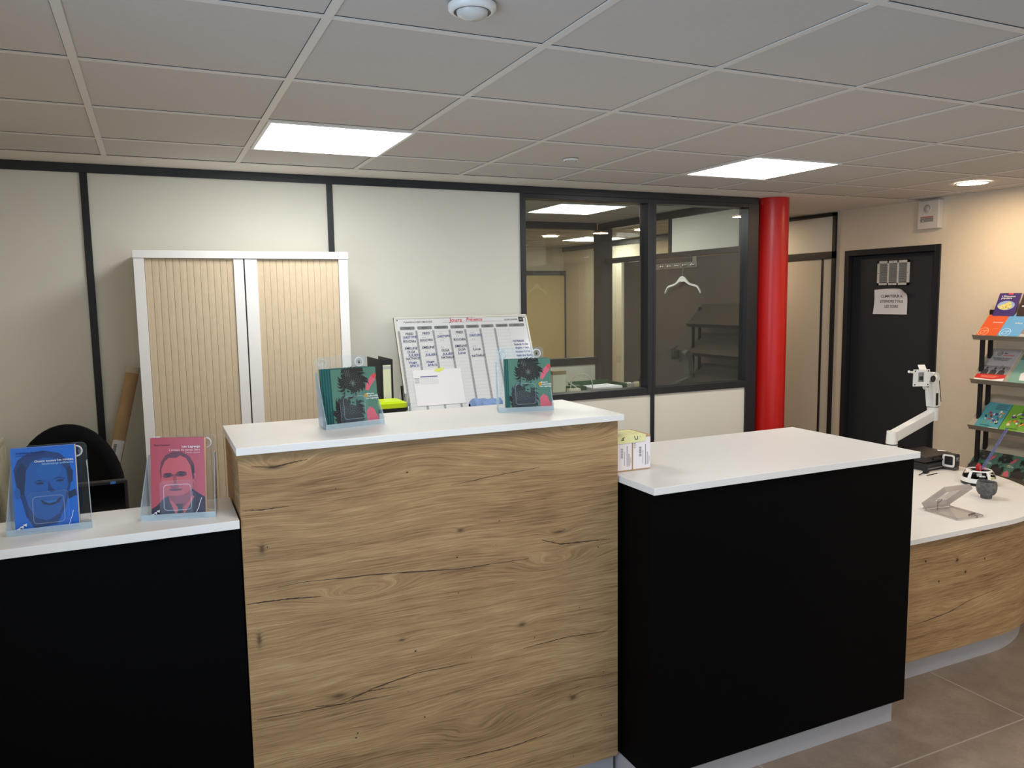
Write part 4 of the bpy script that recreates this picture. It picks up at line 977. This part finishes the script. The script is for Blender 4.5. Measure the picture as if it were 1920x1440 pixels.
# ------------------------------------------------------------------ things on the low desk
ZD = .6682
def desk_things():
    t = thing('receipt_printer', 'black stacked printer boxes half hidden behind the black counter end', 'printer', (5.045, 1.19, ZD), rz=.06)
    dk = mat('printer_brown_black', (44, 38, 38), .4)
    b = MB(); b.box(-.16, .085, -.09, .10, .0, .046, BLKP); b.build('lower_box', t, True, bevel=.004)
    b = MB(); b.box(-.155, .08, -.0915, -.0905, .012, .018, INKG); b.box(-.155, .04, -.0915, -.0905, .034, .037, mat('dark_line', (60, 60, 62), .4)); b.box(.045, .078, -.0925, -.0905, .006, .028, mat('port_metal', (120, 120, 122), .35)); b.build('front_ports', t, True)
    b = MB(); b.add([(-.16, -.08, .049), (.10, -.085, .049), (.10, .11, .049), (-.16, .11, .049), (-.16, -.08, .086), (.10, -.085, .086), (.10, .11, .096), (-.16, .11, .096)], [(3, 2, 1, 0), (4, 5, 6, 7), (0, 1, 5, 4), (1, 2, 6, 5), (2, 3, 7, 6), (3, 0, 4, 7)], dk); b.build('upper_box', t, True, bevel=.006)
    b = MB(); b.tube([(-.10, -.088, .068), (-.06, -.092, .073), (-.02, -.092, .060), (.02, -.09, .068)], .006, BLKP, 8); b.build('cable', t, True)
    b = MB(); b.add([(.075, -.0865, .082), (.102, -.0865, .070), (.102, -.0865, .076), (.080, -.0865, .090)], [(0, 1, 2, 3)], PAPER); b.add([(.045, -.02, .0925), (.075, -.05, .091), (.10, -.04, .0905), (.07, .0, .0935)], [(0, 1, 2, 3)], PAPER); b.build('paper_scrap', t, True)
    # self-inking stamp
    t = thing('self_inking_stamp', 'black and white self-inking stamp beside the printer boxes on the low desk', 'stamp', (5.075, 1.07, ZD), rz=-1.38)
    b = MB(); b.box(-.034, .034, -.030, .030, .0, .018, mat('stamp_smoke', (70, 66, 64), .3)); b.build('base', t, True, bevel=.002)
    b = MB(); b.box(-.036, .036, -.032, .032, .018, .094, BLKP); hd = b.build('head', t, True, bevel=.008, seg=3)
    b = MB(); A = Art(b, (.0365, -.03, .02), (0, 1, 0), (0, 0, 1)); A.text('SAF', .010, .044, .020, INKL); A.line([(.012, .038), (.05, .038)], .002, INKL); b.build('print_mark', hd, True)
    b = MB(Matrix.Translation((0, -.0325, .056)) @ Matrix.Rotation(PI/2, 4, 'X'))
    o = rr(-.035, -.037, .035, .037, .012); i = rr(-.024, -.025, .026, .028, .008); n = len(o)
    vs = [(x, y, 0) for x, y in o]+[(x, y, 0) for x, y in i]+[(x, y, .004) for x, y in o]+[(x, y, .004) for x, y in i]
    b.add(vs, [(k, (k+1) % n, n+(k+1) % n, n+k) for k in range(n)]+[(2*n+k, 3*n+k, 3*n+(k+1) % n, 2*n+(k+1) % n) for k in range(n)]+[(k, 2*n+k, 2*n+(k+1) % n, (k+1) % n) for k in range(n)]+[(n+k, n+(k+1) % n, 3*n+(k+1) % n, 3*n+k) for k in range(n)], WHTP)
    b.build('white_frame', t, True)
    b = MB(); b.tube([(4.76, 1.04, ZD+.006), (4.82, 1.06, ZD+.006), (4.835, 1.062, ZD+.006)], .003, BLKM, 8); b.build
    b.bar((4.835, 1.062, ZD+.0085), (4.875, 1.078, ZD+.0085), .022, .016, BLKM); b.bar((4.875, 1.078, ZD+.0085), (4.905, 1.090, ZD+.0085), .016, .010, BLKM); b.bar((4.80, 1.02, ZD+.002), (4.90, 1.03, ZD+.002), .006, .003, BLKM)
    tag(b.build('cable_plug', origin=(4.86, 1.07, ZD)), 'black cable plug lying on the white desk in front of the printer boxes', 'plug')
    # stone cup
    m = mat('stone_cup', (92, 92, 90), .75, noise=.45, nscale=60, bump=.5)
    b = MB(); c = (4.625, .545, ZD)
    b.lathe([(0, .001), (.026, .001), (.027, .013), (.025, .015), (.037, .021), (.0445, .034), (.048, .052), (.0475, .070), (.0445, .086), (.042, .087), (.040, .080), (.042, .05), (.028, .022), (0, .018)], m, 40, c)
    tag(b.build('stone_cup', origin=c), 'small dark grey stone cup on a foot ring on the low desk', 'cup')
desk_things()

def organizer():
    c = Vector((4.885, .765, ZD))
    t = thing('desk_organizer', 'white dome-shaped desk organizer on a black base on the low desk', 'desk organizer', c)
    SC = Matrix.Diagonal((.82, .82, .86, 1))
    b = MB(SC); b.lathe([(.0, .001), (.098, .001), (.106, .004), (.107, .015), (.103, .017), (0, .017)], BLKP, 48); b.build('base', t, True)
    wm = mat('organizer_white', (238, 236, 236), .3)
    R_ = lambda z: .107*math.sqrt(max(0, 1-((z-.012)/.112)**2))
    def patch(b, z0, z1, a0, a1, n=8, k=8):
        def q(s, f): z = z0+(z1-z0)*f; a = a0+(a1-a0)*s; r = R_(z); return (r*math.cos(a), r*math.sin(a), z)
        def q2(s, f): z = z0+(z1-z0)*f; a = a0+(a1-a0)*s; r = R_(z)-.0035; return (r*math.cos(a), r*math.sin(a), z)
        b.sheet(q, n, k, wm); b.sheet(lambda s, f: q2(1-s, f), n, k, wm)
    b = MB(SC); patch(b, .017, .044, 0, 2*PI, 48, 5); patch(b, .086, .093, 0, 2*PI, 48, 2)
    for k in range(5): a = -PI/2-.32+k*2*PI/5; patch(b, .043, .087, a-.11, a+.11, 3, 8)
    b.lathe([(R_(.044), .044), (R_(.044)-.0035, .044)], wm, 48); b.lathe([(R_(.093), .093), (R_(.093)-.006, .093), (R_(.093)-.006, .086)], wm, 48); b.build('dome', t, True)
    b = MB(SC); b.lathe([(0, .018), (.050, .018), (.050, .085), (.048, .085), (.048, .020), (0, .020)], BLKM, 32)
    for k in range(5): a = -PI/2-.32+k*2*PI/5; b.bar((.05*math.cos(a), .05*math.sin(a), .045), (.094*math.cos(a), .094*math.sin(a), .035), .003, .04, BLKM)
    b.build('dividers', t, True)
    W = lambda x, y, z: (c.x+x*.82, c.y+y*.82, c.z+z*.86)
    q = MB(); q.bar(W(-.004, -.074, .030), W(.040, -.068, .030), .020, .034, mat('note_yellow', (226, 222, 162), .75)); tag(q.build('sticky_pad', origin=W(.018, -.07, .02)), 'yellow sticky note pad in the front pocket of the dome organizer', 'note pad')
    q = MB(); q.bar(W(-.002, -.056, .062), W(.040, -.050, .062), .006, .034, PAPER); tag(q.build('eraser', origin=W(.018, -.05, .05)), 'white block behind the yellow pad in the dome organizer', 'eraser')
    q = MB(); q.bar(W(-.066, -.040, .040), W(-.036, -.062, .040), .018, .038, BLKP); q.bar(W(-.066, -.044, .061), W(-.036, -.066, .061), .020, .004, PAPER); q.bar(W(-.070, -.032, .068), W(-.048, -.05, .072), .012, .016, INKL)
    tag(q.build('staple_box', origin=W(-.05, -.05, .02)), 'black and white little box in the left pocket of the dome organizer', 'box')
    q = MB(); q.bar(W(-.050, .000, .060), W(-.078, .004, .096), .014, .004, STEEL); tag(q.build('steel_clip', origin=W(-.05, 0, .06)), 'grey metal clip sticking out left of the dome organizer', 'clip')
    q = MB(); rm = mat('stapler_red', (184, 26, 34), .3); q.bar(W(-.002, .0, .030), W(-.004, .002, .118), .026, .018, rm); q.tube([W(-.004, .002, .118), W(-.005, .002, .128)], [.012, .008], rm, 12); q.bar(W(-.004, -.0105, .06), W(-.006, -.0085, .115), .004, .002, INKL)
    tag(q.build('glue_stick', origin=W(0, 0, .03)), 'red upright stick standing in the middle of the dome organizer', 'glue stick')
    q = MB(); rc = clear('ruler_blue', (.74, .77, .94), 1.4, .35, (146, 152, 206)); a = Vector(W(.022, .018, .050)); d = Vector((.150, -.04, .240)).normalized(); e = a+d*.305
    q.bar(a, e, .027, .002, rc, up=(0, 1, .3))
    x = d.cross(Vector((0, 1, .3))).normalized(); nn = x.cross(d)
    for k in range(30): p = a+d*(.01+k*.0098)-nn*.0013+x*.0125; q.bar(p-x*(.003 if k % 5 else .006), p+x*.0, .0008, .0004, INKU, up=nn)
    tag(q.build('ruler', origin=tuple(a)), 'translucent blue ruler slanting up out of the dome organizer', 'ruler')
    q = MB(); q.tube([W(.006, .022, .04), W(.058, .012, .10)], .004, mat('pen_pink', (224, 140, 140), .4), 8); tag(q.build('pencil', origin=W(.006, .022, .04)), 'pale pink pencil beside the ruler in the dome organizer', 'pencil')
organizer()

def card_stand():
    # clear plastic case, hinged at the far edge and held open by a little wire
    t = thing('acrylic_case', 'clear open plastic case propped up on the low desk near its front edge', 'plastic case', (4.20, .44, ZD))
    AC = clear('case_clear', (.97, .965, .96), 1.6, .13, (222, 212, 206)); AE = clear('case_edge', (.86, .84, .84), 1.8, .50, (196, 184, 178))
    M0 = Matrix.Translation((4.135, .525, ZD)) @ Matrix.Rotation(-.09, 4, 'Z')
    def slab(b, x0, x1, y0, y1, z0, z1):
        b.add([(x0,y0,z0),(x1,y0,z0),(x1,y1,z0),(x0,y1,z0),(x0,y0,z1),(x1,y0,z1),(x1,y1,z1),(x0,y1,z1)], [(3,2,1,0),(4,5,6,7)], AC)
        b.add([(x0,y0,z0),(x1,y0,z0),(x1,y1,z0),(x0,y1,z0),(x0,y0,z1),(x1,y0,z1),(x1,y1,z1),(x0,y1,z1)], [(0,1,5,4),(1,2,6,5),(2,3,7,6),(3,0,4,7)], AE)
    b = MB(M0); slab(b, 0, .165, -.185, 0, .001, .005); slab(b, 0, .003, -.185, 0, .005, .011); slab(b, .162, .165, -.185, 0, .005, .011); slab(b, 0, .165, -.185, -.182, .005, .011); b.build('base_tray', t)
    b = MB(M0 @ Matrix.Translation((0, .002, .014)) @ Matrix.Rotation(-.72, 4, 'X'))
    slab(b, 0, .165, -.165, 0, .024, .027); slab(b, 0, .003, -.165, 0, .0, .024); slab(b, .162, .165, -.165, 0, .0, .024); slab(b, 0, .165, -.165, -.162, .0, .024); slab(b, 0, .165, -.003, 0, .0, .024); b.build('raised_lid', t, bevel=.001)
    b = MB(M0); b.tube([(0, .004, .012), (.165, .004, .012)], .006, AE, 12); b.build('hinge', t)
    b = MB(M0); b.tube([(.045, -.035, .006), (.045, -.035, .040), (.035, -.045, .062)], .0014, mat('wire_brown', (110, 84, 84), .4), 8); b.tube([(.045, -.035, .040), (.062, -.045, .062), (.035, -.045, .062)], .0014, mat('wire_brown', (110, 84, 84), .4), 8); b.build('prop_wire', t)
    b = MB(M0); b.tube([(.118, -.178, .012), (.124, -.184, .006), (.126, -.186, .0035)], [.004, .0045, .003], mat('latch_brown', (120, 100, 96), .5), 8); b.tube([(.112, -.150, .006), (.118, -.178, .022)], .004, mat('latch_brown', (120, 100, 96), .5), 8); b.build('latch', t)
card_stand()

# ------------------------------------------------------------------ brochure rack on the right wall
RX, RZ = 5.95, (1.417, 1.111, .786, .468)
def rack():
    t = thing('brochure_rack', 'black-legged rack with sloping grey shelves full of magazines by the right wall', 'rack', (6.05, 1.0, 0))
    sm = mat('rack_shelf_grey', (178, 170, 152), .45)
    for y in (1.548, .30):
        for x in (6.010, 6.095): b = MB(); b.box(x-.011, x+.011, y-.013, y+.013, .03, 1.475 if x < 6.05 else 1.60, BLKP); b.build('upright', t, bevel=.002)
        b = MB(); b.box(5.85, 6.17, y-.02, y+.02, 0, .03, BLKP); b.build('foot', t)
    for z in RZ:
        b = MB(); y0, y1 = .26, 1.585
        b.add([(RX, y0, z), (RX, y1, z), (6.155, y1, z+.215), (6.155, y0, z+.215), (RX+.004, y0, z-.004), (RX+.004, y1, z-.004), (6.159, y1, z+.211), (6.159, y0, z+.211)],
              [(0, 1, 2, 3), (7, 6, 5, 4), (0, 3, 7, 4), (1, 5, 6, 2), (2, 6, 7, 3)], sm)
        b.add([(RX, y0, z), (RX, y1, z), (RX-.010, y1, z+.012), (RX-.010, y0, z+.012), (RX+.012, y0, z-.022), (RX+.012, y1, z-.022)], [(0, 3, 2, 1), (0, 1, 5, 4), (1, 2, 3, 0), (4, 5, 1, 0)], sm)
        b.build('shelf', t)
rack()
S2 = math.sqrt(.5)
def rack_item(name, label, cat, y1, z, w, h, art, th=.004, xo=0., back=None, steep=None, group=None):
    """lies on the sloping shelf whose lip is at height z; y1 is its left end seen from the room"""
    a = math.atan2(.215, .205) if steep is None else steep
    U = Vector((0, -1, 0)); V = Vector((math.cos(a), 0, math.sin(a))); N_ = U.cross(V)
    o = Vector((RX+xo, y1, z))+N_*(.0015)+V*.001
    t = thing(name, label, cat, tuple(o), group=group)
    M = Matrix((U, V, N_)).transposed().to_4x4(); M.translation = o
    b = MB(M); b.box(0, w, 0, h, 0, th, back or PAPER); b.build('pages', t)
    b = MB(); A = Art(b, o+N_*(th+.0001), U, V); art(A, w, h); b.build('cover', t)
    return t
def logo(A, u, v, r, m):
    A.ring(u, v, r, r*.14, m); A.ring(u-r*.1, v-r*.1, r*.42, r*.14, m, n=12); A.line([(u-r*.6, v-r*.2), (u-r*.35, v-r*.5)], r*.14, m)
    for k in range(3): A.line([(u+r*(.2+.2*k), v+r*.1), (u+r*(.35+.2*k), v+r*.5)], r*.1, m)
def orange(A, w, h):
    A.rect(0, 0, w, h, mat('cover_orange', (222, 96, 52), .35)); pm = mat('ink_peach', (255, 178, 140), .5)
    logo(A, w*.24, h*.20, w*.24, pm); A.text('Animation', w*.42, h*.60, w*.10, INKW, width=w*.50); A.text('Formation', w*.60, h*.34, w*.06, pm, width=w*.26)
    A.rect(0, 0, w*.75, h*.02, INKW)
def blueb(A, w, h):
    A.rect(0, 0, w, h, mat('cover_sky', (104, 172, 226), .35)); pm = mat('ink_ice', (186, 222, 248), .5)
    logo(A, w*.28, h*.20, w*.24, pm); A.text('Enfance', w*.48, h*.58, w*.11, INKW, width=w*.34); A.rect(0, 0, w*.75, h*.02, INKW)
def greyb(A, w, h):
    A.rect(0, 0, w, h, mat('cover_greyviolet', (138, 134, 142), .4)); A.ell(w*.50, h*.42, w*.14, h*.08, INKW); A.ell(w*.66, h*.34, w*.10, h*.06, INKW); A.poly([(0, 0), (w*.9, 0), (w*.5, h*.12), (0, h*.16)], INKL)
    A.rect(w*.2, h*.70, w*.9, h*.95, mat('cover_teal'))
def purple(A, w, h):
    A.rect(0, 0, w, h, mat('cover_purple', (64, 44, 116), .35)); A.rect(w*.42, h*.955, w*.64, h, mat('cover_coral', (226, 70, 80), .5))
    A.text('L\u2019\u00c9ducation', w*.15, h*.87, w*.12, INKW, width=w*.62); A.text('populaire', w*.15, h*.81, w*.12, INKW, width=w*.50)
    A.ell(w*.48, h*.60, w*.40, h*.15, mat('art_sky', (150, 176, 222), .5)); yl = mat('art_yellow', (226, 214, 120), .5)
    A.poly([(w*.10, h*.56), (w*.28, h*.63), (w*.44, h*.66), (w*.62, h*.735), (w*.70, h*.66), (w*.78, h*.56), (w*.64, h*.48), (w*.46, h*.455), (w*.24, h*.49)], yl)
    r = random.Random(4)
    for k in range(34): A.ell(w*r.uniform(.2, .72), h*r.uniform(.49, .64), w*.022, h*.010, [mat('art_green', (120, 150, 70), .5), mat('art_brown', (150, 100, 60), .5), INKW, mat('art_sky', (150, 176, 222))][k % 4], n=8, up=False)
    A.k += 1
def darkm(A, w, h):
    A.rect(0, 0, w, h, mat('cover_brown_dark', (58, 46, 46), .35)); A.rect(0, h*.86, w, h, mat('cover_purple', (64, 44, 116)))
    A.ell(w*.5, h*.66, w*.20, h*.14, mat('art_skin', (178, 130, 112), .5)); A.ell(w*.45, h*.76, w*.25, h*.08, BLKP); A.rect(w*.12, h*.56, w*.5, h*.60, INKW)
def connect(A, w, h):
    g = mat('cover_silver', (176, 174, 176), .4); dk = mat('photo_dark', (62, 60, 64), .5); md = mat('photo_mid', (122, 120, 124), .5); rd = mat('cover_red2', (214, 54, 48), .4)
    A.rect(0, 0, w, h, g); A.rect(0, h*.20, w, h*.48, mat('photo_light', (150, 148, 152), .5))
    for k in range(9): A.ell(w*(.06+.11*k), h*(.44+.02*math.sin(k*2.1)), w*.08, h*.012, md, n=12, up=False)
    A.k += 1
    for u in (.22, .50, .78): A.poly([(w*(u-.13), h*.20), (w*(u-.10), h*.33), (w*(u-.03), h*.36), (w*(u+.05), h*.36), (w*(u+.11), h*.31), (w*(u+.12), h*.20)], dk, False); A.ell(w*(u+.01), h*.40, w*.04, h*.035, dk, up=False)
    A.line([(w*.64, h*.36), (w*.70, h*.52)], w*.012, dk)
    A.poly([(0, h*.07), (0, h*.20), (w, h*.22), (w, h*.12), (w*.62, h*.055)], rd); A.poly([(0, 0), (0, h*.07), (w*.62, h*.055), (w, h*.12), (w, 0)], INKW)
    for k in range(3): A.line([(w*.18, h*(.165-.026*k)), (w*(.78-.05*k), h*(.160-.026*k))], w*.012, mat('ink_peach', (255, 178, 140)), up=False)
    logo(A, w*.36, h*.85, w*.085, BLKP); A.text('l\u00e9o', w*.50, h*.85, w*.10, INKB); A.text('connect', w*.50, h*.79, w*.10, rd, width=w*.36)
    for k, s in enumerate(('Un r\u00e9seau au service', 'des initiatives citoyennes', 'et solidaires')): A.text(s, w*.52, h*(.71-.035*k), w*.055, INKB, 'C', width=w*(.66-.10*k))
def tealm(A, w, h):
    A.rect(0, 0, w, h, mat('cover_mint', (130, 176, 164), .4)); A.poly([(w*.28, h*.34), (w*.56, h*.60), (w*.9, h*.56), (w*.98, h*.30), (w*.72, h*.12), (w*.34, h*.12)], PAPER); A.rect(w*.42, h*.36, w*.6, h*.44, BLKP); A.rect(w*.62, h*.34, w*.8, h*.42, INKG)
    A.rect(0, h*.82, w, h, mat('cover_teal'))
def comic(base, seed):
    def f(A, w, h):
        A.rect(0, 0, w, h, base); r = random.Random(seed)
        for k in range(5): A.line([(w*.42, h*(.93-.045*k)), (w*(.95-.08*(k % 2)), h*(.94-.045*k))], w*.022, INKB, up=False)
        cs = [mat('art_violet', (92, 66, 140), .5), BLKP, mat('art_cream', (236, 214, 178), .5), mat('art_brick', (190, 70, 80), .5), INKW, mat('art_green', (120, 150, 70), .5), mat('art_orange', (236, 150, 60), .5)]
        for k in range(26): A.ell(w*r.uniform(.22, .85), h*r.uniform(.22, .68), w*r.uniform(.02, .09), h*r.uniform(.015, .05), cs[k % 7 if seed != 12 else (k*3+1) % 7], rot=r.uniform(0, 3), n=10)
        A.line([(w*.2, h*.10), (w*.6, h*.11)], w*.016, INKB); A.poly([(w*.3, 0), (w*.62, h*.03), (w, h*.05), (w, 0)], INKW)
    return f
B_TEAL = mat('cover_comic_teal', (84, 160, 172), .4); B_GRN = mat('cover_comic_green', (120, 176, 62), .4)
rack_item('magazine', 'purple magazine with an oval picture, top row of the rack', 'magazine', 1.535, 1.500, .150, .232, purple, xo=.105, steep=1.13, back=mat('cover_purple', (64, 44, 116)))
rack_item('magazine', 'dark portrait magazine right of the purple one, top row of the rack', 'magazine', 1.370, 1.500, .150, .232, darkm, xo=.105, steep=1.13)
rack_item('brochure', 'orange brochure at the left end of the upper rack shelf', 'brochure', 1.560, RZ[0], .145, .208, orange)
rack_item('brochure', 'sky blue brochure right of the orange one on the upper rack shelf', 'brochure', 1.413, RZ[0], .145, .208, blueb)
rack_item('brochure', 'grey brochure with white blots right of the sky blue one', 'brochure', 1.266, RZ[0], .145, .208, greyb)
rack_item('magazine', 'silver and red magazine on the second rack shelf', 'magazine', 1.562, RZ[1], .205, .290, connect)
rack_item('magazine', 'mint magazine with a white hexagon right of the silver and red one', 'magazine', 1.330, RZ[1], .210, .250, tealm)
rack_item('comic_book', 'teal comic booklet at the left end of the third rack shelf', 'booklet', 1.540, RZ[2], .170, .222, comic(B_TEAL, 5), back=TEALD)
rack_item('comic_book', 'green comic booklet right of the teal one on the third rack shelf', 'booklet', 1.366, RZ[2], .200, .222, comic(B_GRN, 12))
rack_item('brochure', 'green black-patterned brochure, leftmost on the lowest visible rack shelf', 'brochure', 1.585, RZ[3], .150, .185, memo_cover, back=TEALD)
rack_item('brochure', 'green black-patterned brochure, second from left on the lowest visible rack shelf', 'brochure', 1.434, RZ[3], .150, .185, memo_cover, back=TEALD)
rack_item('brochure', 'green black-patterned brochure, third from left on the lowest visible rack shelf', 'brochure', 1.283, RZ[3], .150, .185, memo_cover, back=TEALD)
rack_item('brochure', 'food picture leaflet at the right of the lowest visible rack shelf', 'brochure', 1.130, RZ[3], .150, .200, comic(mat('cover_food', (200, 176, 90), .4), 9))

# ------------------------------------------------------------------ inside the office behind the glass
def office():
    t = thing('office_cupboard', 'low white cupboard inside the office just behind the glass', 'cupboard', (3.0, 2.62, 0))
    b = MB(); b.box(0, 1.10, 0, .46, .04, 1.045, WHT); b.build('body', t, True)
    b = MB(); b.box(-.01, 1.11, -.005, .47, 1.045, 1.065, WHT); b.build('cupboard_top', t, True)
    z = 1.0655; G = mat('tray_green', (24, 92, 58), .4)
    t = thing('letter_tray', 'dark green letter tray with papers behind the office glass', 'tray', (3.66, 2.79, z), rz=.05)
    b = MB(); b.box(-.18, .17, -.10, .14, 0, .004, G); b.box(-.18, .17, .137, .14, 0, .055, G); b.box(-.18, -.177, -.10, .14, 0, .045, G); b.box(.167, .17, -.10, .14, 0, .045, G); b.build('tray_body', t, True)
    t2 = thing('letter_tray', 'green low box left of the papers behind the office glass', 'tray', (3.40, 2.74, z), rz=-.2)
    b = MB(); b.box(-.045, .06, -.02, .02, 0, .05, G); b.build('tray_body', t2, True)
    pk = mat('paper_pinkish', (216, 196, 196), .7)
    b = MB(Matrix.Translation((3.66, 2.79, z+.008)))
    for k in range(5):
        a = .05*k-.08; c, s = math.cos(a), math.sin(a); q = [(-.12, -.085), (.14, -.085), (.14, .09), (-.12, .09)]
        pts = [(x*c-y*s, x*s+y*c) for x, y in q]; b.prism(pts, .004*k, .004*k+.003, pk if k == 1 else PAPER)
    tag(b.build('paper_stack', origin=(3.66, 2.79, z+.008)), 'loose white and pinkish papers in the green tray behind the glass', 'papers')
    t = thing('light_bulb', 'spiral energy-saving bulb lying on the office cupboard behind the glass', 'light bulb', (3.97, 2.74, z))
    b = MB(); cream = mat('bulb_cream', (232, 222, 170), .4); zz = z+.024; pts = []
    for k in range(70): a = k*.62; pts.append((3.925+.00175*k, 2.74+.017*math.cos(a), zz+.017*math.sin(a)))
    b.tube(pts, .006, cream, 8); b.tube([(3.925, 2.74, zz), (4.045, 2.74, zz)], .012, cream, 12); b.build('spiral_tube', t)
    b = MB(); b.tube([(3.86, 2.74, zz), (3.925, 2.74, zz)], [.012, .019], mat('bulb_cap', (190, 190, 186), .3), 16); b.build('cap', t)
    b = MB(); b.lathe([(.0, .0), (.020, .004), (.027, .018), (.022, .036), (0, .046)], GLASS, 20, (3.880, 2.72, z)); tag(b.build('glass_bulb', origin=(3.88, 2.72, z)), 'small clear round bulb beside the spiral bulb behind the glass', 'light bulb')
    b = MB(); pts = []
    for k in range(22): a = PI*1.15*k/21-.1; pts.append((3.46-.085*math.cos(a), 2.70+.02*math.sin(a*2), z+.005+.125*max(0, math.sin(a))**.9))
    b.tube(pts, .004, mat('cable_cream', (206, 206, 190), .5), 8); b.tube([(3.34, 2.70, z+.09), (3.40, 2.69, z+.05), (3.45, 2.68, z+.005)], .004, mat('cable_cream', (206, 206, 190), .5), 8)
    tag(b.build('looped_cable', origin=(3.46, 2.7, z)), 'stiff cream cable looping up behind the office glass', 'cable')
    t = thing('desk_phone_box', 'small cream box with a brown top behind the office glass at the left', 'box', (3.29, 2.74, z))
    b = MB(); b.box(-.05, .05, -.03, .05, 0, .135, mat('box_cream', (226, 224, 204), .5)); b.build('box_body', t, True, bevel=.003)
    b = MB(); b.box(-.052, .052, -.032, .052, .135, .16, mat('box_brown', (150, 132, 98), .6)); b.build('lid', t, True)
    b = MB(); b.box(3.34, 3.43, 2.66, 2.70, z, z+.035, mat('box_cream', (226, 224, 204))); tag(b.build('small_block', origin=(3.385, 2.68, z)), 'little cream block at the foot of the cream box behind the glass', 'box')
    # over-door coat rail and hanger
    X = 4.785-.004
    t = thing('coat_rail', 'steel over-door coat rail with round knobs on the grey office door', 'coat rail', (X, 3.40, 1.94))
    b = MB(); b.box(X-.006, X-.002, 3.13, 3.80, 1.953, 2.001, STEEL); b.build('rail', t, bevel=.001)
    for y in (3.135, 3.72): b = MB(); b.box(X-.004, X-.001, y, y+.052, 1.995, 2.046, STEEL); b.build('door_hook', t)
    for k in range(6):
        y = 3.165+k*.105; b = MB(Matrix.Translation((X-.006, y, 1.975)) @ Matrix.Rotation(-PI/2, 4, 'Y')); b.lathe([(.006, 0), (.006, .022), (.013, .026), (.013, .034), (0, .037)], STEEL, 16); b.build('knob', t)
    t = thing('coat_hanger', 'white plastic coat hanger on the coat rail behind the glass', 'hanger', (X-.026, 3.285, 1.97))
    xh = X-.030; hm = mat('hanger_white', (226, 226, 224), .4)
    b = MB(); b.tube([(xh, 3.30, 1.962), (xh, 3.306, 1.975), (xh, 3.298, 1.986), (xh, 3.284, 1.988), (xh, 3.272, 1.978), (xh, 3.272, 1.955), (xh, 3.280, 1.925), (xh, 3.283, 1.90), (xh, 3.283, 1.885)], .0026, STEEL, 8); b.build('hook', t)
    b = MB(); cy, cz = 3.283, 1.885; N_ = 28; top = []; bot = []
    for k in range(N_+1):
        s = -1+2*k/N_; a = abs(s); y = cy+s*.235
        zt = cz-.008*(a/.16)**2 if a < .16 else cz-.008-(a-.16)*.045-.040*max(0, (a-.78)/.22)**1.8
        zt -= .038*min(1, max(0, (a-.12)/.26)); th = .032*(1-min(1, a/.35))+.013
        top.append((y, zt)); bot.append((y, zt-th))
    pts = top+bot[::-1]; n = len(pts)
    vs = [(xh-.005, y, zz) for y, zz in pts]+[(xh+.005, y, zz) for y, zz in pts]; m = N_+1
    fs = []
    for k in range(N_): fs += [(k, k+1, n-2-k, n-1-k), (n+k, 2*n-1-k, 2*n-2-k, n+k+1)]
    fs += [(k, (k+1) % n, n+(k+1) % n, n+k) for k in range(n)]
    b.add(vs, fs, hm); b.build('shoulders', t, bevel=.002)
office()
